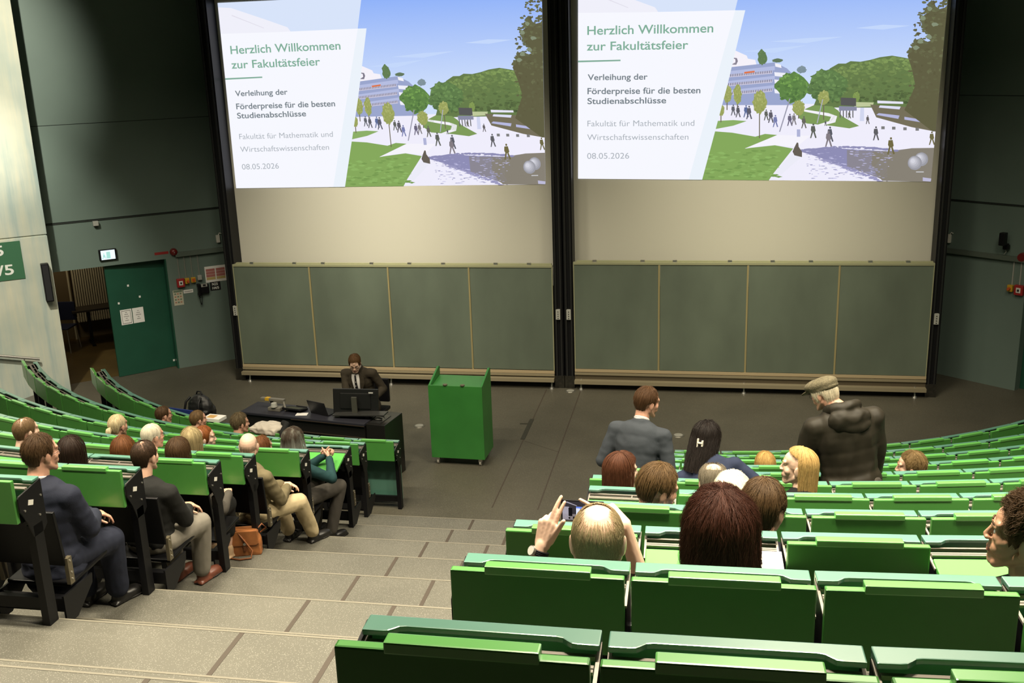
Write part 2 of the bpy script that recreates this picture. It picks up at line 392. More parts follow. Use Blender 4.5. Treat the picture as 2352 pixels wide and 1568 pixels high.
for i, (s0, s1, lab) in enumerate(((0.155, 0.345, 'white notice with a dark border taped to the green door'), (0.358, 0.545, 'plain white notice beside the bordered one on the green door'))):
    mb = MB(); sheet(mb, DA, DD, DN, DROT, s0, s1, 0.90, 1.165, 0.001)
    if i == 0:
        for a, b, c, d in ((s0+.02, s1-.02, 1.14, 1.146), (s0+.02, s1-.02, 0.92, 0.926), (s0+.02, s0+.025, .92, 1.146), (s1-.025, s1-.02, .92, 1.146)): sheet(mb, DA, DD, DN, DROT, a, b, c, d, 0.0035, 1)
    for q in range(5):
        z = 1.11-q*0.035; w = 0.03+0.03*((q*7) % 3)
        sheet(mb, DA, DD, DN, DROT, (s0+s1)/2-w/2, (s0+s1)/2+w/2, z, z+0.006, 0.0035, 1)
    tag(mb.build('notice', [M_PAPER, M_INK]), lab, 'notice', 'notices on the green door')

# --- corridor behind the open doorway
M_OCHRE = mat('corridor_floor', (0.075, 0.050, 0.016), 0.35, var=0.2, vscale=2)
M_CORW = mat('corridor_wall', (0.13, 0.10, 0.055), 0.7)
mb = MB(); LB(mb, -4.2, 1.0, -0.05, 0.003, -4.0, -0.16); struct('floor_corridor', mb, M_OCHRE)
mb = MB(); LB(mb, -4.2, 1.0, 0, 2.6, -4.0, -3.4); struct('wall_corridor', mb, M_CORW)
mb = MB(); LB(mb, -4.2, 1.0, 2.5, 2.6, -4.0, -0.2); struct('ceiling_corridor', mb, M_CORW)
mb = MB(); LB(mb, 0.9, 1.0, 0, 2.6, -4.0, -0.26); LB(mb, -4.2, -4.1, 0, 2.6, -4.0, -0.26); struct('wall_corridor_side', mb, M_CORW)
lc = bpy.data.lights.new('corridor_lamp_light', 'POINT'); lc.energy = 24; lc.color = (1, 0.8, 0.5); lc.shadow_soft_size = 0.2
lo = bpy.data.objects.new('corridor_lamp_light', lc); COL.objects.link(lo); lo.location = on_wall(LA, LD, LN, -2.0, 2.3, -2.2)
rad = thing('radiator', 'cream ribbed tall radiator on the corridor wall beyond the open doorway', 'radiator')
M_RAD = mat('radiator_cream', (0.52, 0.49, 0.38), 0.45)
mb = MB()
for i in range(28): LB(mb, -1.25+i*0.043, -1.25+i*0.043+0.030, 0.34, 2.05, -3.36, -3.24)
mb.build('ribs', M_RAD, rad, bevel=0.006)
for z in (.36, 1.95): mb = MB(); LB(mb, -1.26, -0.06, z, z+.08, -3.33, -3.27); mb.build('header_pipe', M_RAD, rad)
mb = MB(); p = on_wall(LA, LD, LN, -1.32, 0, -3.3); mb.cyl(p+Vector((0,0,0.0)), p+Vector((0,0,2.4)), 0.02); mb.build('riser_pipe', M_RAD, rad)
# chair and table out there
M_NAVY = mat('navy_plastic', (0.012, 0.018, 0.055), 0.5)
ch = thing('stacking_chair', 'dark blue chair standing in the corridor in front of the radiator', 'chair', on_wall(LA, LD, LN, -1.62, 0.003, -2.55), LROT+2.6)
mb = MB(); mb.box((0, 0, 0.46), (0.42, 0.42, 0.03)); mb.build('seat', M_NAVY, ch, bevel=0.012)
mb = MB(); mb.box((0, -0.21, 0.72), (0.42, 0.03, 0.36)); mb.build('backrest', M_NAVY, ch, bevel=0.012)
for sx in (-1, 1):
    for sy in (-1, 1):
        mb = MB(); mb.tube([(sx*.18, sy*.18, 0.45), (sx*.21, sy*.22, 0.0)], 0.012); mb.build('leg', M_STEEL, ch)
tb = thing('corridor_table', 'dark narrow table standing before the corridor radiator', 'table', on_wall(LA, LD, LN, -0.75, 0.003, -2.75), LROT)
mb = MB(); mb.box((0, 0, 0.70), (1.3, 0.45, 0.035)); mb.build('table_top', mat('dark_table', (0.03, 0.025, 0.02), 0.5), tb)
for sx in (-.35, .35):
    mb = MB(); mb.box((sx, 0, 0.35), (0.06, 0.06, 0.68)); mb.box((sx, 0, 0.02), (0.06, 0.5, 0.035)); mb.build('leg', M_BLACK, tb)

# --- concrete pier wall on the left, parallel to the diagonal wall and standing in front of it
E0 = Vector((-8.25, -0.95, 0)); EROT = LROT
def EB(mb, s0, s1, z0, z1, t0, t1, mi=0): return wall_box(mb, E0, LD, LN, LROT, s0, s1, z0, z1, t0, t1, mi)
mb = MB(); EB(mb, -5.5, 0.0, 0, 2.635, -0.42, 0.0); EB(mb, -5.5, 0.0, 2.66, HT, -0.42, 0.0); EB(mb, -5.5, -0.01, 2.6, 2.7, -0.42, -0.02)
struct('wall_concrete', mb, M_CONC, bevel=0.006)
mb = MB(); EB(mb, -1.20, -0.405, 2.00, 2.60, 0.0, 0.012)
sg = tag(mb.build('hall_sign', mat('sign_green', (0.045, 0.15, 0.075), 0.5)), 'green hall number sign with white lettering on the concrete wall', 'sign')
M_LET = mat('white_lettering', (0.82, 0.83, 0.78), 0.5)
def wall_text(txt, w, h, A, D, N, rot, s, z, out, m, parent, align='LEFT'):
    me = text_mesh(txt, w, h, m, align=align, offset=0.018)
    R = Matrix((D, Vector((0, 0, 1)), N)).transposed().to_4x4(); R.translation = on_wall(A, D, N, s, z, out)
    me.transform(R); return link('lettering', me, parent)
wall_text('N25', 0.50, 0.155, E0, LD, LN, LROT, -0.655, 2.40, 0.014, M_LET, sg, 'RIGHT')
wall_text('H4/5', 0.58, 0.155, E0, LD, LN, LROT, -0.555, 2.09, 0.014, M_LET, sg, 'RIGHT')
cs = thing('column_speaker', 'tall black column loudspeaker on the edge of the concrete wall', 'loudspeaker')
mb = MB(); EB(mb, -0.17, -0.055, 1.60, 2.215, 0.03, 0.15); mb.build('cabinet', M_BLACK, cs, bevel=0.012)
mb = MB(); EB(mb, -0.155, -0.07, 1.62, 2.195, 0.15, 0.154); mb.build('grille', mat('speaker_cloth', (0.012, 0.012, 0.014), 0.8), cs)
mb = MB(); EB(mb, -0.10, -0.04, 1.78, 1.82, 0.0, 0.05); mb.build('bracket', M_STEEL, cs)
hr = thing('handrail', 'steel handrail sloping along the foot of the concrete wall', 'handrail')
mb = MB(); mb.tube([on_wall(E0, LD, LN, -3.2, 1.46, 0.09), on_wall(E0, LD, LN, -0.40, 0.685, 0.09)], 0.024, n=12); mb.build('rail', M_STEEL, hr)
for s, z in ((-0.62, 0.745), (-1.9, 1.10)):
    mb = MB(); mb.tube([on_wall(E0, LD, LN, s, z, 0.09), on_wall(E0, LD, LN, s, z-0.06, 0.08), on_wall(E0, LD, LN, s, z-0.075, 0.0)], 0.010); mb.build('bracket', M_STEEL, hr)

# --- things on the left diagonal wall
t = thing('exit_sign', 'lit white emergency exit sign above the open doorway', 'exit sign')
mb = MB(); LB(mb, -1.09, -0.81, 2.07, 2.25, 0.0, 0.05); mb.build('housing', M_BLACK, t, bevel=0.006)
mb = MB(); LB(mb, -1.06, -0.84, 2.082, 2.236, 0.05, 0.06); mb.build('light_panel', emis('exit_white', (0.80, 0.93, 1.0), 1.15), t)
M_EXG = emis('exit_green', (0.42, 0.78, 0.70), 1.0)
mb = MB(); LB(mb, -0.975, -0.915, 2.10, 2.21, 0.06, 0.062); mb.build('door_symbol', M_EXG, t)
mb = MB(); LB(mb, -1.03, -1.00, 2.12, 2.165, 0.06, 0.062); LB(mb, -1.022, -1.008, 2.172, 2.19, 0.06, 0.062); LB(mb, -1.045, -1.03, 2.10, 2.12, 0.06, 0.062); LB(mb, -0.995, -0.985, 2.10, 2.135, 0.06, 0.062); mb.build('running_figure', M_EXG, t)
t = thing('motion_sensor', 'small pale box sensor high on the wall above the doorway', 'sensor')
mb = MB(); LB(mb, -1.115, -1.03, 2.66, 2.735, 0.0, 0.09); mb.build('housing', M_GREY, t, bevel=0.008)
mb = MB(); LB(mb, -1.095, -1.05, 2.645, 2.66, 0.02, 0.07); mb.build('lens', M_DARK, t)
t = thing('alarm_bell', 'dark red round alarm bell beside the cable trunking', 'alarm bell')
p = on_wall(LA, LD, LN, 0.115, 2.07, 0.0)
mb = MB(); mb.cyl(p, p+LN*0.05, 0.068, 0.06, n=20); mb.ell(p+LN*0.05, (0.058, 0.058, 0.03), R=LN.to_track_quat('Z', 'Y').to_matrix()); mb.build('gong', mat('bell_red', (0.14, 0.012, 0.010), 0.3), t)
mb = MB(); mb.ell(p+LN*0.08, (0.012,)*3); mb.build('boss', M_STEEL, t)
mb = MB(); LB(mb, -0.20, 0.03, 2.05, 2.095, 0.0, 0.002); tag(mb.build('warning_tape', mat('red_tape', (0.30, 0.02, 0.018), 0.5)), 'faded red warning strip stuck on the wall beside the bell', 'tape')
t = thing('cable_trunking', 'grey painted cable trunking running along the wall beside the bell', 'cable trunking')
mb = MB(); LB(mb, 0.13, 1.6, 1.985, 2.062, 0.0, 0.06); mb.build('duct', mat('trunk_grey', (0.11, 0.14, 0.115), 0.45), t)
for s, zb in ((0.16, 1.58), (0.27, 1.59), (0.38, 1.58), (0.50, 1.60)):
    mb = MB(); LB(mb, s-0.008, s+0.008, zb, 1.99, 0.0, 0.016); mb.build('conduit', mat('conduit_grey', (0.22, 0.23, 0.20), 0.5), t)
def callbox(name, lab, cat, s, z, w, h, m, face, facem, grp=None, left=True):
    t = thing(name, lab, cat, group=grp); f = LB if left else RB
    mb = MB(); f(mb, s-w/2, s+w/2, z-h/2, z+h/2, 0.0, 0.06); mb.build('housing', m, t, bevel=0.008)
    mb = MB(); f(mb, s-w*face/2, s+w*face/2, z-h*face/2, z+h*face/2, 0.06, 0.066); mb.build('face_plate', facem, t)
    if cat == 'fire alarm':
        mb = MB(); f(mb, s-w*.1, s+w*.1, z-h*.1, z+h*.1, 0.066, 0.074); mb.build('push_button', M_DARK, t)
    return t
callbox('fire_alarm_box', 'red fire alarm call point beside the green door', 'fire alarm', 0.165, 1.525, 0.13, 0.15, M_RED, 0.5, M_WHITE)
t = callbox('emergency_switch', 'yellow emergency switch with a red rotary knob, next to the red fire alarm', 'switch', 0.278, 1.545, 0.075, 0.10, M_YEL, 0.3, M_YEL)
p = on_wall(LA, LD, LN, 0.285, 1.54, 0.06); mb = MB(); mb.cyl(p, p+LN*0.04, 0.024, 0.02, n=16); mb.build('knob', M_ORANGE, t)
t = callbox('emergency_switch', 'yellow switch box with an orange plate, beside the grey junction box', 'switch', 0.383, 1.55, 0.08, 0.09, M_YEL, 0.62, M_ORANGE)
callbox('junction_box', 'small grey junction box above the black wall phone', 'junction box', 0.495, 1.575, 0.075, 0.085, M_GREY, 0.7, M_GREY)
t = thing('wall_phone', 'black wall telephone with a coiled cord by the boards', 'telephone')
mb = MB(); LB(mb, 0.46, 0.63, 1.29, 1.455, 0.0, 0.07); mb.build('housing', M_BLACK, t, bevel=0.012)
mb = MB(); LB(mb, 0.43, 0.475, 1.27, 1.46, 0.05, 0.11); LB(mb, 0.425, 0.48, 1.42, 1.475, 0.03, 0.11); LB(mb, 0.425, 0.48, 1.265, 1.31, 0.03, 0.11); mb.build('handset', M_BLACK, t, bevel=0.012)
mb = MB(); LB(mb, 0.495, 0.60, 1.41, 1.465, 0.07, 0.076); LB(mb, 0.525, 0.575, 1.42, 1.455, 0.076, 0.078, 1); mb.build('display', [M_GREY, M_DARK], t)
mb = MB(); pts = []
for i in range(60):
    u = i/59; zz = 1.29-0.19*math.sin(u*PI); pts.append(on_wall(LA, LD, LN, 0.445+0.06*u+0.008*math.cos(i*1.9), zz+0.0, 0.05+0.008*math.sin(i*1.9)))
mb.tube(pts, 0.004, n=5); mb.build('cord', M_BLACK, t)
mb = MB(); sheet(mb, LA, LD, LN, LROT, 0.60, 0.965, 1.46, 1.745, 0.001)
for j in (0, 1):
    s0 = 0.62+j*0.175
    for q, mi in ((0, 1), (1, 1), (2, 1), (3, 2)): sheet(mb, LA, LD, LN, LROT, s0, s0+0.155, 1.655-q*0.05, 1.700-q*0.05, 0.003, mi)
tag(mb.build('poster', [M_PAPER, mat('poster_red', (0.42, 0.15, 0.13), 0.7), mat('poster_yellow', (0.50, 0.38, 0.14), 0.7)]), 'white poster with two red and yellow charts above the black room sign', 'poster')
mb = MB(); LB(mb, 0.665, 0.845, 1.31, 1.462, 0.0, 0.008)
rs = tag(mb.build('room_sign', M_DARK), 'small black room sign with white characters beside the wall phone', 'sign')
wall_text('N25', 0.10, 0.045, LA, LD, LN, LROT, 0.700, 1.400, 0.009, M_LET, rs)
wall_text('H4/5', 0.115, 0.045, LA, LD, LN, LROT, 0.700, 1.330, 0.009, M_LET, rs)
mb = MB(); sheet(mb, LA, LD, LN, LROT, 0.02, 0.185, 1.13, 1.40, 0.001); sheet(mb, LA, LD, LN, LROT, 0.03, 0.175, 1.36, 1.395, 0.003, 1)
for q in range(4):
    for j in range(3): sheet(mb, LA, LD, LN, LROT, 0.04+j*0.045, 0.07+j*0.045, 1.32-q*0.05, 1.345-q*0.05, 0.003, 2 if (q+j) % 2 else 1)
tag(mb.build('escape_plan', [mat('plan_paper', (0.55, 0.52, 0.40), 0.6), mat('plan_green', (0.16, 0.22, 0.15), 0.6), mat('plan_red', (0.42, 0.22, 0.14), 0.6)]), 'framed escape plan under the red fire alarm by the door', 'escape plan')
mb = MB(); sheet(mb, LA, LD, LN, LROT, 0.20, 0.365, 1.325, 1.385, 0.001); sheet(mb, LA, LD, LN, LROT, 0.215, 0.35, 1.35, 1.358, 0.003, 1)
tag(mb.build('label_plate', [M_PAPER, M_INK]), 'small white label strip under the yellow switches', 'label')
def wall_hook(lab, A, D, N, s, z, rot):
    t = thing('window_hook', lab, 'bracket', group='white brackets beside the board posts')
    mb = MB(); wall_box(mb, A, D, N, rot, s-0.035, s+0.025, z-0.10, z+0.03, 0.0, 0.05); mb.build('plate', M_WHITE, t, bevel=0.006)
    mb = MB(); p = on_wall(A, D, N, s+0.01, z+0.03, 0.03); mb.tube([p, p+Vector((0,0,0.035))+D*0.02, p+Vector((0,0,0.02))+D*0.05], 0.008); mb.build('hook', M_WHITE, t)
wall_hook('small white bracket on the wall by the post above the phone', LA, LD, LN, 0.89, 2.25, LROT)
wall_hook('small white bracket by the far board post, near the black loudspeaker', RA, RD, RN, 0.12, 2.23, RROT)
# --- things on the right diagonal wall
t = thing('wall_speaker', 'small black loudspeaker on a bracket, on the wall past the boards', 'loudspeaker')
mb = MB(); RB(mb, 0.96, 1.045, 2.21, 2.40, 0.10, 0.20); mb.build('cabinet', M_BLACK, t, bevel=0.01)
mb = MB(); RB(mb, 1.00, 1.03, 2.16, 2.22, 0.0, 0.12); RB(mb, 0.98, 1.06, 2.14, 2.21, 0.03, 0.09); mb.build('bracket', M_BLACK, t)
mb = MB(); p = on_wall(RA, RD, RN, 1.0, 2.15, 0.05); mb.tube([p, p+Vector((0, 0, -.05))+RD*0.02, p+Vector((0,0,-.09))+RD*-0.01], 0.005); mb.build('cable', M_GREY, t)
t = thing('cable_trunking', 'grey trunking on the wall past the boards, under the small loudspeaker', 'cable trunking')
mb = MB(); RB(mb, -0.6, 1.31, 1.975, 2.045, 0.0, 0.06); mb.build('duct', mat('trunk_grey_far', (0.10, 0.125, 0.10), 0.45), t)
for s, zb in ((1.135, 1.60), (1.245, 1.60)):
    mb = MB(); RB(mb, s-0.008, s+0.008, zb, 1.98, 0.0, 0.016); mb.build('conduit', M_GREY, t)
t = callbox('emergency_switch', 'yellow switch with an orange knob, on the wall past the boards', 'switch', 1.125, 1.565, 0.08, 0.10, M_YEL, 0.3, M_YEL, left=False)
p = on_wall(RA, RD, RN, 1.12, 1.56, 0.06); mb = MB(); mb.cyl(p, p+RN*0.04, 0.026, 0.02, n=16); mb.build('knob', M_ORANGE, t)
callbox('fire_alarm_box', 'red fire alarm call point past the boards, under the far loudspeaker', 'fire alarm', 1.255, 1.555, 0.13, 0.15, M_RED, 0.5, M_WHITE, left=False)
p = on_wall(RA, RD, RN, 1.25, 2.045, 0.0)
t = thing('alarm_bell', 'red alarm bell at the far end of the wall trunking', 'alarm bell')
mb = MB(); mb.cyl(p, p+RN*0.06, 0.068, 0.06, n=20); mb.build('gong', mat('bell_red_far', (0.16, 0.012, 0.012), 0.3), t)

# ------------------------------------------------------------------ boards, posts, screens
def post(x0, x1, lab, plate_x, foot=True):
    t = thing('board_post', lab, 'post', ((x0+x1)/2, 0.06, 0), 0, 'black steel guide posts of the boards')
    w = x1-x0
    mb = MB(); mb.bbox((-w/2, -0.06, 0), (w/2, 0.24, 7.2)); mb.build('column', M_BLACK, t)
    mb = MB()
    for xx in (-w*0.28, w*0.28): mb.bbox((xx-0.012, -0.085, 0.15), (xx+0.012, -0.06, 7.2))
    mb.build('guide_rail', mat('dark_rail', (0.018, 0.018, 0.018), 0.3), t)
    mb = MB(); mb.bbox((-w/2-0.005, -0.09, 0.0), (w/2+0.005, -0.02, 0.20)); mb.build('foot_shoe', mat('worn_black', (0.02, 0.018, 0.013), 0.4, var=0.4, vscale=20), t)
    mb = MB(); mb.bbox((plate_x-0.034, -0.10, 1.13), (plate_x+0.034, -0.06, 1.29))
    for q in range(4): mb.cyl((plate_x, -0.10, 1.15+q*0.035), (plate_x, -0.104, 1.15+q*0.035), 0.008, n=10, mi=1)
    mb.build('switch_plate', [M_GREY, M_DARK], t)
post(-5.76, -5.60, 'black guide post beside the wall phone, at the boards\' door end', 0.03)
post(-0.315, -0.175, 'black middle guide post on the door side of the pair', -0.005)
post(-0.155, -0.010, 'black middle guide post on the far side of the pair', 0.0)
post(5.275, 5.42, 'black guide post at the end of the boards by the far wall', 0.0)
def chalkboard(x0, x1, zt, zb, tray1, tray2, lab):
    t = thing('chalkboard', lab, 'chalkboard', (0, 0, 0), 0, 'long green chalkboards under the screens')
    pw = (x1-x0)/4
    for i in range(4):
        a, b = x0+i*pw+0.012, x0+(i+1)*pw-0.012
        mb = MB(); mb.bbox((a, -0.02, zb), (b, 0.02, zt)); mb.build('writing_panel', M_BOARD, t)
        if i:
            mb = MB(); mb.bbox((a-0.030, -0.026, zb), (a-0.004, 0.02, zt)); mb.build('joint_strip', mat('joint_tan', (0.30, 0.25, 0.12), 0.5), t)
    mb = MB(); mb.bbox((x0, -0.03, zt), (x1, 0.04, zt+0.035)); mb.bbox((x0+0.05, 0.0, zt+0.035), (x1-0.02, 0.06, zt+0.055)); mb.build('top_rail', M_BFRAME, t)
    mb = MB()
    for a, b in ((x0, x0+0.014), (x1-0.014, x1)): mb.bbox((a, -0.028, zb), (b, 0.02, zt))
    mb.build('side_rail', M_BFRAME, t)
    mb = MB()
    for i in range(8):
        xx = x0+(x1-x0)*(i+0.5)/8+0.1*math.sin(i*2.3); mb.bbox((xx-0.03, -0.01, zt+0.03), (xx+0.03, 0.03, zt+0.07))
    mb.build('hanger_clip', M_STEEL, t)
    mb = MB(); mb.bbox((x0, -0.035, zb-0.045), (x1, 0.02, zb)); mb.build('bottom_rail', mat('rail_tan', (0.42, 0.33, 0.20), 0.45), t)
    mb = MB(); mb.bbox((x0, -0.05, tray1-0.035), (x1, 0.03, tray1)); mb.bbox((x0, -0.02, tray2-0.02), (x1, 0.02, tray1+0.06), 1); mb.bbox((x0, -0.12, tray2-0.055), (x1, 0.02, tray2)); mb.build('chalk_tray', [M_TRAY, mat('tray_back_brown', (0.10, 0.08, 0.05), 0.5)], t)  # darker brown back strip between the tray rails
chalkboard(-5.62, -0.325, 1.955, 0.285, 0.235, 0.175, 'long green four panel chalkboard behind the speaker at the desk')
chalkboard(0.0, 5.27, 2.005, 0.325, 0.27, 0.155, 'long green four panel chalkboard behind the man in the flat cap')
for x, lab in ((-5.5, 'by the door end post'), (-3.03, 'behind the speaker'), (-0.37, 'on the door side of the middle posts'), (0.10, 'on the far side of the middle posts'), (2.62, 'behind the man in the grey suit'), (5.12, 'by the far wall post')):
    t = thing('levelling_foot', 'small steel foot under the chalk tray '+lab, 'foot', (x, -0.07, 0), 0, 'feet under the chalkboards')
    mb = MB(); mb.cyl((0, 0, 0.02), (0, 0.04, 0.16), 0.014); mb.build('rod', M_STEEL, t)
    mb = MB(); mb.cyl((0, 0, 0), (0, 0, 0.025), 0.04, 0.03, n=16); mb.build('pad', M_STEEL, t)
for x0, x1, lab in ((-5.72, -0.33, 'large white projection screen above the speaker'), (-0.01, 5.33, 'large white projection screen above the man in the flat cap')):
    t = thing('projection_screen', lab, 'screen', (0, 0, 0), 0, 'projection screens')
    mb = MB(); mb.bbox((x0, 0.30, 1.6), (x1, 0.34, 7.0)); mb.build('cloth', M_SCREEN, t)
    mb = MB()
    for a, b in ((x0-0.06, x0), (x1, x1+0.06)): mb.bbox((a, 0.25, 1.6), (b, 0.36, 7.0))
    mb.build('frame', M_BLACK, t)
mb = MB(); mb.bbox((-5.7, 0.36, 0.0), (5.4, 0.40, 1.7)); struct('wall_recess', mb, M_DARK)

# ------------------------------------------------------------------ green lectern
lt = thing('lectern', 'tall green painted wooden lectern on castors in the middle of the stage floor', 'lectern', (-1.125, -3.06, 0), -0.04)
mb = MB(); mb.prism([(-0.25, 0.10), (0.17, 0.10), (0.17, 1.10), (-0.25, 1.06)], -0.330, 0.330, axis='x'); mb.build('body', M_LECT, lt, bevel=0.004)
mb = MB(); mb.bbox((-0.358, -0.276, 0.10), (0.358, -0.250, 1.095)); mb.build('front_panel', M_LECT, lt, bevel=0.004)
for sx in (-1, 1):
    mb = MB(); mb.prism([(-0.250, 0.10), (0.20, 0.10), (0.20, 1.21), (0.16, 1.22), (-0.250, 1.095)], sx*0.345-0.013, sx*0.345+0.013, axis='x'); mb.build('side_panel', M_LECT, lt, bevel=0.004)
mb = MB(); mb.cyl((-0.13, -0.262, 1.10), (-0.13, -0.262, 1.112), 0.03, n=16); mb.cyl((0.1, -0.262, 1.10), (0.1, -0.262, 1.112), 0.03, n=16); mb.build('cable_grommet', M_BRONZE, lt)
mb = MB(); mb.cyl((-0.357, -0.05, 0.52), (-0.375, -0.05, 0.52), 0.03, n=16); mb.cyl((-0.357, -0.05, 0.42), (-0.372, -0.05, 0.42), 0.016, n=12, mi=1); mb.build('lock', [M_LIP, M_STEEL], lt)
for sx in (-1, 1):
    for sy in (-0.22, 0.14):
        cst = MB(); cst.cyl((sx*0.285-0.012, sy, 0.035), (sx*0.285+0.012, sy, 0.035), 0.035, n=16); c = cst.build('castor', mat('castor_grey', (0.35, 0.33, 0.28), 0.4), lt)
        f = MB(); f.bbox((sx*0.285-0.022, sy-0.02, 0.05), (sx*0.285+0.022, sy+0.03, 0.10)); f.build('castor_fork', M_STEEL, c)
# ------------------------------------------------------------------ projected slides (part of each screen)
def on_screen(px, py, Y=0.299):
    d = AX_F + AX_R*((px-1176)/CAM_F) - AX_U*((py-784)/CAM_F)
    p = CAM_LOC + d*((Y-CAM_LOC.y)/d.y); return p.x, p.z
SL_R = ((0.061, 3.282), (5.131/16, -0.104/16), (0.045/9, 2.886/9))      # origin, one slide unit across, one unit up
SL_L = ((-5.560, 3.193), (5.112/16, 0.008/16), (0.015/9, 2.880/9))
def to_uv(px, py):
    x, z = on_screen(px, py); (ox, oz), (ax, az), (bx, bz) = SL_R
    dx, dz = x-ox, z-oz; D = ax*bz-az*bx
    return (dx*bz-dz*bx)/D, (ax*dz-az*dx)/D
def c4(u, v): return to_uv(1600+u/3.563, v/3.563)
def c3(u, v): return to_uv(1300+u/3.5636, v/3.5636)
def clip_rect(p):
    for ax, lim, sg in ((0, 0, 1), (0, 16, -1), (1, 0, 1), (1, 9, -1)):
        out = []
        for i in range(len(p)):
            a, b = p[i-1], p[i]; ia, ib = (a[ax]-lim)*sg >= 0, (b[ax]-lim)*sg >= 0
            if ia != ib:
                t = (lim-a[ax])/(b[ax]-a[ax]); out.append(tuple(a[j]+(b[j]-a[j])*t for j in (0, 1)))
            if ib: out.append(b)
        p = out
        if len(p) < 3: return []
    return p
LAY = [0.0]; SHAPES = []; SMATS = []; SKEY = {}
def smat(c):
    if max(c) < 215: c = tuple(int(v*.91+.09*w) for v, w in zip(c, (222, 224, 226)))
    if c not in SKEY: SKEY[c] = len(SMATS); SMATS.append(emis('slide_colour', rgb(*c)))
    return SKEY[c]
def shape(c, pts, fn=c4):
    p = clip_rect([fn(*q) if fn else q for q in pts])
    if p:
        LAY[0] += 1 if len(pts) > 10 or len(pts) < 7 else 0.1
        SHAPES.append((smat(c), p, LAY[0]))
rs_ = random.Random(5)
def blob(c, cx, cy, rx, ry, n=26, jag=0.16, fn=c4):
    shape(c, [(cx+rx*(1+rs_.uniform(-jag, jag))*math.cos(2*PI*i/n), cy+ry*(1+rs_.uniform(-jag, jag))*math.sin(2*PI*i/n)) for i in range(n)], fn)
def tree(cx, cy, rx, ry, dark, light, n=14):
    blob(dark, cx, cy, rx, ry)
    for i in range(n*5):
        a = rs_.uniform(0, 2*PI); r = math.sqrt(rs_.random())*0.98; t = rs_.uniform(-.6, 1)-.5*r*math.sin(a)
        c = tuple(int(d+(l-d)*max(-.5, min(1.15, t))) for d, l in zip(dark, light))
        blob(c, cx+rx*r*math.cos(a), cy+ry*r*math.sin(a), rx*rs_.uniform(.06, .16), ry*rs_.uniform(.05, .12), 7, 0.4)
# sky
def sky_mat():
    m = emis('slide_sky', (1, 1, 1)); nt = m.node_tree; e = nt.nodes['Emission']
    tc = nt.nodes.new('ShaderNodeTexCoord'); sp = nt.nodes.new('ShaderNodeSeparateXYZ'); mr = nt.nodes.new('ShaderNodeMapRange'); r = nt.nodes.new('ShaderNodeValToRGB')
    nt.links.new(tc.outputs['Object'], sp.inputs[0]); nt.links.new(sp.outputs['Z'], mr.inputs['Value']); mr.inputs['From Min'].default_value = 4.6; mr.inputs['From Max'].default_value = 6.1
    nt.links.new(mr.outputs[0], r.inputs[0]); nt.links.new(r.outputs[0], e.inputs[0])
    r.color_ramp.elements[0].color = (*rgb(208, 224, 252), 1); r.color_ramp.elements[1].color = (*rgb(140, 176, 249), 1); return m
SKEY['sky'] = 0; SMATS.append(sky_mat())
SHAPES.append((0, [(0, 0), (16, 0), (16, 9), (0, 9)], 0.0))
for x0, y0, x1, y1 in ((600, 340, 1200, 300), (1300, 230, 1750, 210), (380, 420, 900, 370)):
    shape((196, 216, 252), [(x0, y0), ((x0+x1)/2, y0-28), (x1, y1), ((x0+x1)/2, y0+12)])
shape((240, 238, 252), [(-1000, 850), (2300, 850), (2300, 1520), (-1000, 1520)])
# terrace building
shape((246, 242, 250), [(200, 440), (320, 415), (410, 455), (420, 480), (480, 490), (490, 530), (200, 560)])
shape((118, 112, 130), [(285, 470), (330, 475), (338, 500), (325, 530), (285, 528), (318, 510), (318, 486)])
shape((150, 162, 205), [(180, 560), (640, 510), (740, 560), (800, 620), (800, 860), (180, 860)])
for v0, v1 in ((560, 578), (640, 650), (716, 724)): shape((182, 190, 226), [(200, v0+30), (640, v0-20), (640, v1-4), (200, v1+48)])
for v0 in (596, 668, 742):
    shape((210, 206, 226), [(230, v0+16), (620, v0-18), (620, v0+6), (230, v0+40)])
    for i in range(26):
        x = 245+i*14.5; y = v0+14-34*(i/26); shape((86, 88, 118), [(x, y), (x+6, y-1), (x+6, y+19), (x, y+20)])
shape((220, 120, 80), [(390, 588), (475, 578), (475, 592), (390, 603)])
shape((244, 242, 250), [(640, 515), (690, 530), (695, 556), (645, 545)])
for v0 in (590, 650, 730): shape((240, 240, 250), [(635, v0), (740, v0+8), (720, v0+40), (640, v0+32)])
tree(538, 470, 38, 62, (88, 118, 72), (110, 140, 82), 5); tree(660, 495, 45, 16, (90, 112, 84), (112, 130, 92), 4); tree(860, 570, 40, 30, (120, 140, 150), (140, 158, 160), 4)
# woods
shape((92, 116, 62), [(960, 860), (1050, 640), (1090, 560), (1160, 520), (1220, 520), (1260, 500), (1340, 505), (1420, 490), (1500, 468), (1600, 455), (1690, 470), (1740, 480), (1850, 520), (1850, 880), (960, 880)])
for _ in range(420):
    x = rs_.uniform(1010, 1830); top = 470+abs(1600-x)**1.25*.045; y = top+(840-top)*rs_.random()**1.3; t = 1-(y-top)/300+rs_.uniform(-.35, .35)
    blob((int(78+40*t), int(98+46*t), int(52+24*t)), x, y, rs_.uniform(9, 24), rs_.uniform(6, 13), 8, 0.4)
shape((190, 200, 150), [(1300, 835), (1450, 838), (1440, 870), (1290, 875)])
tree(780, 715, 128, 118, (84, 124, 58), (112, 158, 72), 26); tree(1070, 705, 158, 135, (84, 116, 62), (108, 144, 78), 30); tree(1308, 790, 28, 40, (120, 145, 70), (140, 165, 84), 4)
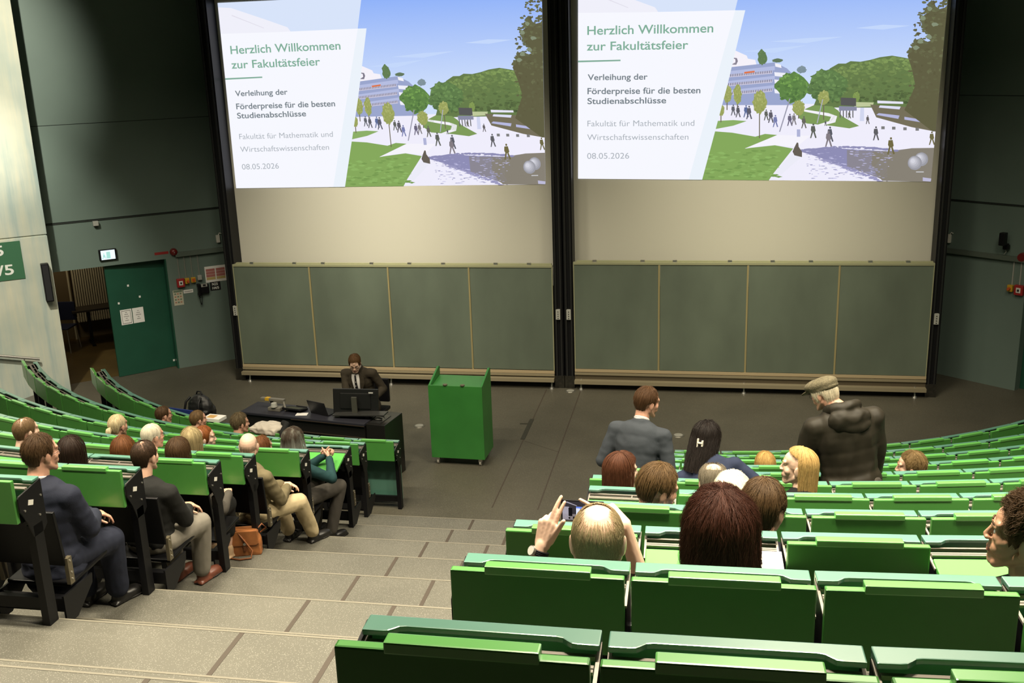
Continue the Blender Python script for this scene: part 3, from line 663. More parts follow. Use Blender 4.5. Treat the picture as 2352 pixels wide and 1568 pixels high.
# lawns and paths
shape((118, 150, 78), [(870, 900), (960, 860), (1110, 870), (1160, 905), (1190, 950), (1330, 1030), (1250, 1050), (1110, 1030), (900, 1010), (830, 960)])
shape((246, 244, 252), [(880, 895), (1080, 925), (1150, 950), (1135, 1000), (1040, 1025), (990, 1020), (1085, 990), (1100, 955), (880, 912)])
shape((134, 172, 92), [(60, 1060), (140, 990), (300, 982), (410, 990), (300, 1028), (100, 1066)])
shape((126, 164, 80), [(-140, 1520), (120, 1072), (290, 1085), (480, 1118), (560, 1095), (660, 1104), (395, 1214), (640, 1188), (790, 1215), (635, 1410), (560, 1520)])
for _ in range(90):
    x, y = rs_.uniform(80, 700), rs_.uniform(1230, 1450); blob((136, 178, 90) if rs_.random() < .6 else (112, 150, 70), x, y, 26, 7, 8, 0.4)
shape((246, 244, 252), [(395, 1216), (660, 1104), (930, 1110), (820, 1200), (640, 1187), (560, 1190)])
# bus stop, bus, street furniture
shape((76, 76, 76), [(1180, 798), (1305, 803), (1305, 868), (1180, 860)]); shape((130, 132, 158), [(1165, 868), (1310, 872), (1310, 905), (1165, 905)])
for x in range(1170, 1300, 26): shape((92, 92, 92), [(x, 905), (x+9, 905), (x+9, 965), (x, 960)])
shape((210, 215, 240), [(1340, 880), (1370, 880), (1370, 990), (1335, 990)])
shape((108, 102, 78), [(1420, 855), (1930, 890), (2000, 900), (2000, 1085), (1760, 1040), (1470, 960)])
shape((230, 230, 246), [(1478, 822), (1690, 832), (1690, 850), (1480, 845)]); shape((222, 224, 246), [(1500, 862), (1670, 872), (1660, 895), (1490, 880)])
shape((182, 184, 222), [(1490, 925), (1660, 945), (1650, 972), (1470, 940)]); shape((182, 184, 222), [(1700, 955), (1880, 985), (1875, 1006), (1700, 978)])
for x, y in ((1525, 1045), (1613, 1048), (1705, 1053), (1805, 1057)): shape((118, 118, 118), [(x-14, y-12), (x+14, y-12), (x+14, y+12), (x-14, y+12)])
# large dark tree
shape((86, 84, 54), [(1725, 455), (1790, 330), (1840, 308), (1880, 345), (1925, 330), (1870, 250), (1836, 145), (1880, 110), (1900, 30), (1945, 20), (1965, 80), (2040, 60), (2070, 0), (2110, -60), (2140, -260), (2300, -260), (2300, 1070), (1930, 1075), (1700, 900), (1790, 700), (1760, 560)])
for _ in range(300):
    y = rs_.uniform(-200, 900); x = rs_.uniform(1745+max(0, 260-y)*.45, 2120); t = rs_.uniform(-.4, 1)*(1 if y < 600 else .3)
    blob((int(86+16*t), int(84+22*t), int(54+16*t)), x, y, rs_.uniform(8, 20), rs_.uniform(6, 14), 8, 0.4)
for q in ((1725, 455, 1790, 330), (1790, 330, 1880, 345), (1925, 330, 1860, 240), (1860, 240, 1838, 145), (1838, 145, 1900, 30), (1900, 30, 1965, 80), (1965, 80, 2070, 0)):
    for _ in range(14):
        t = rs_.random(); blob((92, 94, 62), q[0]+(q[2]-q[0])*t+rs_.uniform(-10, 10), q[1]+(q[3]-q[1])*t+rs_.uniform(-10, 10), rs_.uniform(6, 16), rs_.uniform(6, 13), 8, .4)
for x, y in ((1905, 70), (1850, 150), (1900, 300), (1950, 200), (1790, 390), (1830, 340)): blob((126, 138, 110), x, y, 26, 18, 9, 0.4)
# small yellow trees, masts
for cx, cy, rx, ry, yb in ((515, 835, 56, 92, 1130), (335, 770, 34, 78, 900), (250, 770, 36, 70, 900), (835, 880, 50, 62, 970), (1040, 800, 46, 60, 980), (200, 900, 26, 50, 1000)):
    shape((104, 96, 76), [(cx-4, cy), (cx+4, cy), (cx+3, yb), (cx-5, yb)]); tree(cx, cy, rx, ry, (150, 160, 84), (176, 182, 108), 12)
shape((150, 150, 170), [(758, 808), (768, 808), (684, 1078), (674, 1078)]); shape((170, 172, 190), [(1028, 812), (1036, 812), (990, 1008), (982, 1008)])
# tree shadow on the paving
shape((136, 134, 178), [(850, 1240), (960, 1215), (1060, 1200), (1200, 1216), (1340, 1226), (1560, 1236), (1640, 1225), (1640, 1475), (1560, 1480), (1340, 1402), (1250, 1385), (1130, 1340), (1000, 1285)])
shape((132, 128, 140), [(1230, 1226), (1560, 1238), (1700, 1220), (1560, 1484), (1400, 1420), (1230, 1370)])
shape((128, 121, 108), [(1440, 1240), (1560, 1240), (1760, 1212), (2000, 1208), (2000, 1490), (1520, 1478), (1480, 1440), (1430, 1340)])
for _ in range(160):
    x = rs_.uniform(900, 1600); y = rs_.uniform(1216, 1460); blob((198, 196, 232) if rs_.random() < .4 else (158, 156, 196), x, y, rs_.uniform(5, 20), rs_.uniform(2, 4), 8, 0.4)
for _ in range(90):
    t = rs_.random(); blob((136, 134, 178), 860+780*t, 1236-30*math.sin(t*PI)+rs_.uniform(-9, 6), rs_.uniform(10, 34), rs_.uniform(3, 7), 8, .4)
    blob((150, 148, 190), 1000+520*t, 1290+190*t+rs_.uniform(-8, 12), rs_.uniform(8, 30), rs_.uniform(3, 6), 8, .4)
shape((236, 236, 248), [(640, 1405), (800, 1240), (830, 1240), (850, 1290), (690, 1430)])
# people crossing the square
for x, y, h, c in ((300, 945, 90, (90, 92, 100)), (340, 960, 95, (84, 84, 92)), (405, 960, 100, (84, 100, 150)), (430, 975, 110, (84, 84, 98)), (570, 985, 90, (88, 92, 84)), (608, 1005, 105, (84, 82, 92)), (645, 1040, 100, (110, 118, 170)), (763, 1030, 100, (96, 90, 116)), (797, 1022, 95, (120, 116, 120)), (878, 1050, 100, (94, 94, 84)), (955, 1130, 120, (84, 88, 80)), (1092, 1160, 125, (80, 82, 92)), (1080, 1200, 130, (124, 116, 122)), (1250, 970, 60, (92, 92, 80)), (1400, 1015, 72, (88, 84, 84)), (1468, 1148, 115, (84, 84, 88)), (1590, 1262, 140, (104, 96, 54)), (1925, 1185, 110, (104, 98, 58)), (1055, 1030, 45, (80, 80, 84))):
    w = h*0.16
    blob(c, x, y-h*0.93, h*0.065, h*0.075, 10, 0.05)
    shape(c, [(x-w*.9, y-h*.82), (x+w*.6, y-h*.84), (x+w, y-h*.5), (x+w*.6, y-h*.42), (x-w*.7, y-h*.42), (x-w*1.1, y-h*.55)])
    shape(c, [(x-w*.7, y-h*.45), (x, y-h*.45), (x-w*.9, y), (x-w*1.4, y)]); shape(c, [(x-w*.1, y-h*.45), (x+w*.6, y-h*.45), (x+w*1.4, y-h*.03), (x+w*.8, y)])
shape((92, 84, 74), [(795, 1215), (820, 1165), (832, 1168), (835, 1200), (862, 1240), (862, 1285), (800, 1270), (785, 1240)])
shape((172, 176, 214), [(820, 1058), (848, 1058), (848, 1118), (820, 1118)])
for cx, cy, r in ((1838, 1302, 56), (1785, 1332, 58)):
    for q in range(5): blob(tuple(int(a+(b-a)*q/4) for a, b in zip((150, 150, 160), (214, 214, 224))), cx-q*4, cy-q*4, r-q*10, r-q*10, 28, 0.02)
shape((200, 200, 205), [(1795, 1402), (1858, 1402), (1858, 1410), (1795, 1410)]); shape((186, 184, 214), [(1850, 1450), (1920, 1460), (1915, 1485), (1850, 1480)])
# white text panels
shape((216, 228, 250), [(-1000, -500), (455, -500), (315, 85), (315, 120), (-1000, 130)])
shape((240, 240, 250), [(-850, -120), (-560, -20), (-340, 60), (-300, 120), (-1000, 150), (-1000, -130)])
shape((226, 224, 236), [(-850, -60), (-560, 60), (-560, 66), (-850, -50)])
shape((247, 248, 255), [(-1000, 106), (-420, 100), (320, 84), (398, 84), (250, 705), (212, 706), (40, 1490), (-1000, 1490)])
shape((236, 243, 251), [(316, 84), (398, 84), (250, 705), (40, 1490), (-70, 1490)])
shape((124, 170, 148), [(-1000, 497), (-622, 488), (-622, 500), (-1000, 511)])
TEXTS = [('Herzlich Willkommen', (175, 285), (1205, 264), 72, (122, 172, 148), .012), ('zur Fakultätsfeier', (170, 413), (1000, 400), 70, (122, 172, 148), .012),
         ('Verleihung der', (178, 656), (668, 650), 48, (112, 122, 130), .016), ('Förderpreise für die besten', (176, 770), (1100, 762), 50, (112, 122, 130), .016), ('Studienabschlüsse', (176, 851), (820, 844), 49, (112, 122, 130), .016),
         ('Fakultät für Mathematik und', (176, 1034), (1050, 1029), 48, (164, 172, 180), -.004), ('Wirtschaftswissenschaften', (174, 1146), (1002, 1142), 48, (164, 172, 180), -.004), ('08.05.2026', (174, 1299), (517, 1297), 48, (164, 172, 180), -.004)]
TMESH = []
for txt, a, b, capv, c, off in TEXTS:
    ua, ub = c3(*a), c3(*b); uc = c3(a[0], a[1]-capv)
    me = text_mesh(txt, math.hypot(ub[0]-ua[0], ub[1]-ua[1]), uc[1]-ua[1], SMATS[smat(c)], offset=off)
    TMESH.append((me, ua, math.atan2(ub[1]-ua[1], ub[0]-ua[0])))
screens = [o for o in S.objects if o.name.startswith('projection_screen')]
screens.sort(key=lambda o: 0 if 'speaker' in o['label'] else 1)
for scr, ((ox, oz), (ax, az), (bx, bz)) in zip(screens, (SL_L, SL_R)):
    mb = MB()
    for mi, p, ly in SHAPES:
        y = 0.2992-0.00002*ly
        mb.add([(ox+ax*u+bx*v, y, oz+az*u+bz*v) for u, v in p], [list(range(len(p)))], mi)
    img = mb.build('projected_image', SMATS, scr)
    for me, ua, rot in TMESH:
        m2 = me.copy(); cr, sr = math.cos(rot), math.sin(rot)
        for v in m2.vertices:
            u, w = ua[0]+v.co.x*cr-v.co.y*sr, ua[1]+v.co.x*sr+v.co.y*cr
            v.co = (ox+ax*u+bx*w, 0.2992-0.00002*LAY[0]-0.0003, oz+az*u+bz*w)
        link('lettering', m2, img)

# ------------------------------------------------------------------ desk units
T = 0.836; HW = 0.2465
def flap_parts(parent, open_=False, inset=0.0):
    if not open_:
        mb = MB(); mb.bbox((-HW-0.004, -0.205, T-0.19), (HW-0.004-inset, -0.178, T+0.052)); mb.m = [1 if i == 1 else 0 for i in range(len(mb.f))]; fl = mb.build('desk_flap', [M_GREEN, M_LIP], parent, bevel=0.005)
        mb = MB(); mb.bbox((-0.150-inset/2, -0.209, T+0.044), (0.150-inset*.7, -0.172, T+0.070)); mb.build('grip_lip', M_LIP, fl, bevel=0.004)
    else:
        R = Matrix.Rotation(math.radians(14), 3, 'X')
        mb = MB(); mb.box((0, -0.268, T-0.072), (2*HW-0.01, 0.28, 0.024), R=R); fl = mb.build('desk_flap', M_OPEN, parent, bevel=0.005)
        mb = MB(); mb.box((0, -0.404, T-0.112), (0.30, 0.03, 0.036), R=R); mb.build('grip_lip', M_OPEN, fl, bevel=0.004)
def make_desk(name, end=0, first=False, open_=False):
    t = thing(name, 'desk', 'desk')
    mb = MB(); mb.bbox((-HW, -0.014, T-0.25), (HW, 0.0, T-0.003))
    sc_ = [(0.045, -0.058), (0.056, -0.056), (0.066, -0.048), (0.076, -0.039), (0.090, -0.036)]
    mb.prism([(-HW, -0.058)]+[(-HW+a, b) for a, b in sc_]+[(HW-a, b) for a, b in sc_[::-1]]+[(HW, -0.058), (HW, 0.002), (-HW, 0.002)], T-0.014, T)
    mb.build('front_panel', M_TEAL, t, bevel=0.003)
    if first:
        mb = MB(); mb.bbox((-HW, -0.012, 0.09), (HW, 0.0, T-0.255)); mb.build('lower_panel', M_TEAL, t)
    mb = MB()
    for y, h in ((-0.057, 0.010), (-0.096, 0.008), (-0.110, 0.008)): mb.bbox((-HW+0.008, y-0.005, T-0.024-h), (HW-0.008, y+0.005, T-0.024))
    mb.bbox((-0.003, -0.10, T-0.034), (0.003, -0.05, T-0.026)); mb.build('shelf_bars', M_ROD, t)
    mb = MB(); mb.bbox((-HW+0.006, -0.175, T-0.145), (HW-0.006, -0.014, T-0.138)); mb.build('shelf_tray', M_BLACK, t)
    for sx in (-1, 1):
        x = sx*(HW-0.003)
        mb = MB(); mb.prism([(0, T-0.024), (0, T-0.25), (-0.10, T-0.25), (-0.178, T-0.13), (-0.178, T-0.050)][::-1], x-0.003, x+0.003, axis='x')
        sb = mb.build('side_bracket', M_BLACK, t)
        mb = MB(); mb.prism([(-0.012, T-0.020), (-0.178, T-0.044), (-0.178, T-0.052), (-0.012, T-0.028)][::-1], x-0.004, x+0.004, axis='x'); mb.build('edge_strip', M_ROD, sb)
    for sx in ((-1, 1) if not end else (-1,)):
        if sx == 1: continue
        mb = MB(); mb.bbox((-HW-0.004, -0.115, 0), (-HW+0.034, -0.045, T-0.24)); mb.build('leg', M_BLACK, t)
    mb = MB(); mb.bbox((-HW, -0.09, 0.085), (HW, -0.06, 0.155)); mb.build('floor_rail', M_BLACK, t)
    for sx in (-1, 1):
        x = sx*(HW-0.03)
        mb = MB(); mb.bbox((x-0.014, -0.178, T-0.20), (x+0.014, -0.10, T-0.12)); mb.build('flap_hinge', M_BLACK, t)
    if end:
        x = end*(HW+0.004)
        mb = MB(); mb.prism([(0.0, T-0.012), (0.0, T-0.27), (-0.035, T-0.30), (-0.115, T-0.30), (-0.150, T-0.20), (-0.195, T-0.12), (-0.195, T-0.048), (-0.185, T-0.040)][::-1], x-0.004, x+0.004, axis='x')
        ep = mb.build('end_panel', M_BLACK, t)
        xx = x+end*0.005
        mb = MB(); mb.box((xx, -0.105, T-0.105), (0.003, 0.040, 0.028), R=Matrix.Rotation(math.radians(-20), 3, 'X')); mb.build('row_label', M_WHITE, ep)
        for yy, zz in ((-0.16, T-0.13), (-0.05, T-0.20), (-0.02, T-0.10)): mb = MB(); mb.cyl((xx-0.004, yy, zz), (xx+end*0.004, yy, zz), 0.006, n=10); mb.build('bolt', M_STEEL, ep)
        mb = MB(); mb.bbox((end*HW-0.036, -0.115, 0), (end*HW+0.008, -0.040, T-0.24)); mb.build('leg', M_BLACK, t)
    flap_parts(t, open_, 0.008 if end == 1 else 0.0)
    return t
PRE = Vector((0, 0, -30))
protos = {}
def proto(key):
    if key not in protos:
        end, first, open_ = key; protos[key] = [make_desk('lecture_desk', end, first, open_), False]
    return protos[key]
def place_desk(key, loc, rz, label, group):
    p = proto(key)
    if not p[1]:
        p[1] = True; o = p[0]; o.location = loc; o.rotation_euler = (0, 0, rz); o['label'] = label; o['group'] = group; return o
    return dup(p[0], loc, rz, label, group)
def project(p):
    d = Vector(p)-CAM_LOC; z = d.dot(AX_F)
    return (1176+CAM_F*d.dot(AX_R)/z, 784-CAM_F*d.dot(AX_U)/z, z)
ORD = WORDS
# arc position of the first unit's near edge, per row: block by the far wall, block by the door
START_R = {1: 1.148, 2: 1.281, 3: 1.158, 4: 1.270, 5: 1.300, 6: 1.223, 7: 1.300, 8: 1.390, 9: 1.207, 10: 1.227, 11: 1.231}
END_L = {1: -1.53, 2: -1.63, 3: -1.47, 4: -1.53, 5: -1.615, 6: -1.45, 7: -1.512, 8: -1.55}
FAR_L = {1: 11.8, 2: 12.2}
OPEN_R = {(9, 1), (9, 3), (7, 0)}
OPEN_L = {(3, 0), (6, 1), (6, 2), (6, 3)}
UWR = 0.5085
DESKS = {}
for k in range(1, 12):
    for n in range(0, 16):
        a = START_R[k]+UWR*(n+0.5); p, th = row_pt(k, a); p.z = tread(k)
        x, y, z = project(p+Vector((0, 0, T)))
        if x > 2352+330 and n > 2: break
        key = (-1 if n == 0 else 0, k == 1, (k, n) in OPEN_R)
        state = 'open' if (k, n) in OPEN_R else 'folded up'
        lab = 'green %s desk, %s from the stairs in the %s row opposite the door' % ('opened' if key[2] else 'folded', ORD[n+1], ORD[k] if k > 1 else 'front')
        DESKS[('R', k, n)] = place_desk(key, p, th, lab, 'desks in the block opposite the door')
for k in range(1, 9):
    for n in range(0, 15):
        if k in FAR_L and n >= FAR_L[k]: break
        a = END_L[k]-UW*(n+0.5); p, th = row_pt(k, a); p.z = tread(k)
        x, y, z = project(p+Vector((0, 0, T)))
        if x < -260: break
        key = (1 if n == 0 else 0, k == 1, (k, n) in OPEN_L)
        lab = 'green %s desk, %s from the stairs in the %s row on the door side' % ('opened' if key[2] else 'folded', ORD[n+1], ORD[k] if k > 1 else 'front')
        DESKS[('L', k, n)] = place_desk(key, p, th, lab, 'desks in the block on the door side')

# ------------------------------------------------------------------ folding seats hung on the front of each desk row
def make_seat(name, down):
    t = thing(name, 'seat', 'seat')
    mb = MB(); mb.box((0, 0.062, 0.435), (0.41, 0.022, 0.34), R=Matrix.Rotation(math.radians(6), 3, 'X')); mb.build('backrest', M_SEATBLK, t, bevel=0.006)
    if down:
        mb = MB(); mb.box((0, 0.285, 0.142), (0.40, 0.38, 0.022), R=Matrix.Rotation(math.radians(3), 3, 'X')); mb.build('seat_pan', M_SEATBLK, t, bevel=0.006)
    else:
        mb = MB(); mb.box((0, 0.118, 0.335), (0.40, 0.022, 0.36), R=Matrix.Rotation(math.radians(3), 3, 'X')); mb.build('seat_pan', M_SEATBLK, t, bevel=0.006)
    for sx in (-1, 1):
        x = sx*0.208
        mb = MB(); mb.prism([(0, -0.06), (0.10, -0.06), (0.27, 0.06), (0.28, 0.115), (0, 0.115)], x-0.006, x+0.006, axis='x'); mb.build('bracket', M_BLACK, t)
        mb = MB(); mb.bbox((x-0.012, 0.072, 0.15), (x+0.012, 0.112, 0.31))
        for zz in (0.18, 0.22, 0.29): mb.cyl((x+sx*0.012, 0.092, zz), (x+sx*0.016, 0.092, zz), 0.006, n=8, mi=1)
        mb.build('hinge_plate', [M_BRONZE, M_STEEL], t)
    mb = MB(); mb.bbox((-0.205, 0.0, 0.02), (0.205, 0.05, 0.10)); mb.build('beam', M_BLACK, t)
    return t
seat_up, seat_dn = make_seat('folding_seat', False), make_seat('folding_seat', True); seat_used = {False: False, True: False}
def place_seat(k, a, down, label, group='black folding seats'):
    """a seat for the users of row k, hung on row k+1 at arc position a"""
    p, th = row_pt(k+1, a); p.z = tread(k+1); src = seat_dn if down else seat_up
    if not seat_used[down]:
        seat_used[down] = True; src.location = p; src.rotation_euler = (0, 0, th); src['label'] = label; src['group'] = group; return src
    return dup(src, p, th, label, group)
# ================================================================== PEOPLE
def V(*a): return Vector(a)
def remesh(mb, name, mats, voxel, smooth=3, parent=None, wrinkle=0.0, seed=0, matfn=None, wfreq=(9, 9, 15)):
    me = mb.mesh(name, mats); o = bpy.data.objects.new('temp', me); COL.objects.link(o)
    md = o.modifiers.new('r', 'REMESH'); md.mode = 'VOXEL'; md.voxel_size = voxel; md.use_smooth_shade = True
    if smooth:
        sm = o.modifiers.new('s', 'SMOOTH'); sm.iterations = smooth; sm.factor = 0.5
    dg = bpy.context.evaluated_depsgraph_get()
    out = bpy.data.meshes.new_from_object(o.evaluated_get(dg)); out.name = name
    bpy.data.objects.remove(o); bpy.data.meshes.remove(me)
    out.materials.clear()
    for m in (mats if isinstance(mats, (list, tuple)) else [mats]): out.materials.append(m)
    n = len(out.vertices)
    if wrinkle and n:
        co = np.empty(n*3); out.vertices.foreach_get('co', co); co = co.reshape(-1, 3)
        nr = np.empty(n*3); out.vertices.foreach_get('normal', nr); nr = nr.reshape(-1, 3)
        d = np.empty(n); f = wfreq
        for i in range(n):
            c = co[i]
            q = noise.noise(V(c[0]*f[0]+seed, c[1]*f[1], c[2]*f[2]))
            q2 = noise.noise(V(c[0]*f[0]*2.3, c[1]*f[1]*2.3+seed, c[2]*f[2]*1.7))
            d[i] = (1-2*abs(q))*0.7+q2*0.5
        co += nr*d[:, None]*wrinkle; out.vertices.foreach_set('co', co.ravel())
    out.polygons.foreach_set('use_smooth', [True]*len(out.polygons))
    if matfn:
        out.polygons.foreach_set('material_index', [matfn(p.center) for p in out.polygons])
    out.update()
    return link(name, out, parent)

def ik(a, c, l1, l2, pole):
    d = c-a; L = d.length
    if L > (l1+l2)*0.999: c = a+d*((l1+l2)*0.999/L); d = c-a; L = d.length
    x = (l1*l1-l2*l2+L*L)/(2*L); h = math.sqrt(max(l1*l1-x*x, 0)); u = d/L
    p = pole-u*pole.dot(u)
    if p.length < 1e-4: p = V(0, 0, -1)-u*(-u.z)
    return a+u*x+p.normalized()*h

# skins and cloths
def skin(name, c, rough=0.42): return mat(name, c, rough, spec=0.4, var=0.10, vscale=18)
SK_A = skin('skin_fair', (0.64, 0.385, 0.275)); SK_B = skin('skin_ruddy', (0.60, 0.325, 0.225)); SK_C = skin('skin_tan', (0.48, 0.260, 0.165)); SK_D = skin('skin_pale', (0.72, 0.475, 0.355))
M_LIPS = mat('lips', (0.40, 0.15, 0.12), 0.4); M_EYEW = mat('eye_white', (0.62, 0.60, 0.56), 0.25); M_IRIS = mat('iris', (0.02, 0.015, 0.012), 0.2)
def dip_dyed(name, root_c, tip_c, z0, z1):
    m = hairmat(name, root_c); m['dip'] = True; nt = m.node_tree; b = nt.nodes['Principled BSDF']
    tc = nt.nodes.new('ShaderNodeTexCoord'); sp = nt.nodes.new('ShaderNodeSeparateXYZ'); mr = nt.nodes.new('ShaderNodeMapRange')
    nt.links.new(tc.outputs['Object'], sp.inputs[0]); nt.links.new(sp.outputs['Z'], mr.inputs['Value'])
    mr.inputs['From Min'].default_value = z0; mr.inputs['From Max'].default_value = z1
    nz = nt.nodes.new('ShaderNodeTexNoise'); nz.inputs['Scale'].default_value = 30; mpn = nt.nodes.new('ShaderNodeMapping'); mpn.inputs['Scale'].default_value = (1, 1, .12)
    nt.links.new(tc.outputs['Object'], mpn.inputs['Vector']); nt.links.new(mpn.outputs[0], nz.inputs['Vector'])
    ad = nt.nodes.new('ShaderNodeMath'); ad.operation = 'MULTIPLY_ADD'; ad.inputs[1].default_value = 1.6; ad.inputs[2].default_value = -.8; nt.links.new(nz.outputs['Fac'], ad.inputs[0])
    a2 = nt.nodes.new('ShaderNodeMath'); a2.operation = 'ADD'; a2.use_clamp = True; nt.links.new(mr.outputs[0], a2.inputs[0]); nt.links.new(ad.outputs[0], a2.inputs[1])
    mx = nt.nodes.new('ShaderNodeMix'); mx.data_type = 'RGBA'; nt.links.new(a2.outputs[0], mx.inputs[0])
    mx.inputs[6].default_value = (*tip_c, 1); mx.inputs[7].default_value = (*root_c, 1); nt.links.new(mx.outputs[2], b.inputs['Base Color'])
    return m
def cloth(name, c, rough=0.85, bump=0.10, bscale=160): return mat(name, c, rough, spec=0.25, var=0.10, vscale=7, bump=bump, bscale=bscale)
def hairmat(name, c, rough=0.6):
    m = mat(name, tuple(v*.8 for v in c), rough, spec=0.2, var=0.35, vscale=60, stretch=(1, 1, 0.12)); m['hair'] = c; return m
_sm = {}
def strand_mat(m):
    if m.name not in _sm:
        k = bpy.data.materials.new(m.name+'_strand'); k.use_nodes = True; nt = k.node_tree; b = nt.nodes['Principled BSDF']
        b.inputs['Roughness'].default_value = 0.55; b.inputs['Specular IOR Level'].default_value = 0.25
        src = m.node_tree.nodes['Principled BSDF'].inputs['Base Color']
        if m.get('dip'):
            k = m; _sm[m.name] = k; return k
        hi = nt.nodes.new('ShaderNodeHairInfo'); r = nt.nodes.new('ShaderNodeValToRGB'); c = m['hair']
        r.color_ramp.elements[0].color = (*[v*.76 for v in c], 1); r.color_ramp.elements[1].color = (*[min(1, v*1.22) for v in c], 1)
        nt.links.new(hi.outputs['Random'], r.inputs[0]); nt.links.new(r.outputs[0], b.inputs['Base Color']); _sm[m.name] = k
    return _sm[m.name]

def head_blobs(mb, Rh, hc, sc, male=True):
    def E(c, r): mb.ell(hc+Rh @ (V(*c)*sc), [x*sc for x in r], R=Rh, nu=20, nv=12)
    def Cp(a, ra, b, rb): mb.cap(hc+Rh @ (V(*a)*sc), ra*sc, hc+Rh @ (V(*b)*sc), rb*sc)
    E((0, -.014, .030), (.074, .094, .087)); E((0, .028, -.028), (.058, .058, .088)); E((0, .030, .045), (.062, .058, .050))
    j = 1.0 if male else 0.9
    for s in (-1, 1):
        Cp((s*.055*j, -.008, -.050), .020, (s*.022*j, .060, -.104), .017)
        E((s*.042, .052, -.022), (.024, .024, .024)); E((s*.030, .072, .034), (.028, .014, .014))
        Cp((s*.016, .088, .020), .009, (s*.042, .076, .022), .009)
        E((s*.031, .070, .004), (.017, .013, .011))
        R2 = Rh @ Matrix.Rotation(s*-0.35, 3, 'Z') @ Matrix.Rotation(-0.15, 3, 'X')
        mb.ell(hc+Rh @ (V(s*.078, -.010, -.010)*sc), (.008*sc, .019*sc, .033*sc), R=R2)
        E((s*.076, -.006, -.036), (.007, .010, .010))
        E((s*.012, .098, -.030), (.008, .010, .007))
    E((0, .066, -.106), (.026, .021, .016))
    Cp((0, .084, .016), .0080, (0, .1040, -.024), .0090); E((0, .102, -.028), (.0110, .0100, .0085))
    Cp((0, .074, -.036), .018, (0, .077, -.058), .016); Cp((0, .073, -.074), .0165, (0, .070, -.104), .0180)
    E((0, .062, -.060), (.038, .027, .032)); E((0, .060, -.090), (.030, .024, .024))
    for s in (-1, 1): E((s*.030, .060, -.012), (.028, .025, .024)); E((s*.030, .060, -.048), (.026, .022, .026))
    Cp((-.018, .0875, -.0625), .0045, (.018, .0875, -.0625), .0045); E((0, .0925, -.061), (.011, .0045, .0045)); E((0, .0890, -.073), (.018, .0065, .0055))
def lips_test(Rh, hc, sc):
    Ri = Rh.transposed()
    def f(c):
        q = (Ri @ (c-hc))/sc
        return 1 if (q.y > .082 and abs(q.x) < .022 and -.080 < q.z < -.058) else 0
    return f

def hand_blobs(mb, w, f, n, s, curls=(25, 25, 25, 25), thumb=0.0, sc=1.0, spread=0.06, thumbdir=None):
    """w wrist, f towards the fingers, n out of the palm, s from little finger to index"""
    f, n, s = f.normalized(), n.normalized(), s.normalized()
    kn = [w+(f*a+s*b)*sc for a, b in ((.090, .031), (.094, .010), (.089, -.011), (.080, -.030))]
    for i, k in enumerate(kn):
        mb.cap(w+s*(0.018-0.012*i)*sc, .0155*sc, k, .0125*sc, n=10)
        c = 0.0; p = k; d = (f+s*spread*(1.5-i)).normalized(); r = (.0098, .0102, .0096, .0084)[i]
        for j, L in enumerate(((.043, .027, .022), (.047, .031, .023), (.043, .029, .022), (.034, .022, .019))[i]):
            c += math.radians(curls[i])*(1.0, 1.15, 0.75)[j]
            q = p+(d*math.cos(c)+n*math.sin(c))*L*sc
            mb.cap(p, r*sc, q, r*0.9*sc, n=10); p = q; r *= 0.9
    mb.ell(w+f*.045*sc+n*.004*sc, (.036*sc, .048*sc, .015*sc), R=Matrix((s, f, s.cross(f))).transposed())
    td = (thumbdir or (f*0.62+s*0.62+n*0.35)).normalized(); b = w+(f*.022+s*.026+n*.006)*sc
    p1 = b+td*.048*sc; t2 = (td+f*0.45).normalized() if thumbdir is None else td; p2 = p1+t2*.034*sc; t3 = (t2+f*0.3).normalized() if thumbdir is None else td; p3 = p2+t3*.027*sc
    mb.cap(b, .0155*sc, p1, .0120*sc, n=10); mb.cap(p1, .0118*sc, p2, .0105*sc, n=10); mb.cap(p2, .0104*sc, p3, .0088*sc, n=10)

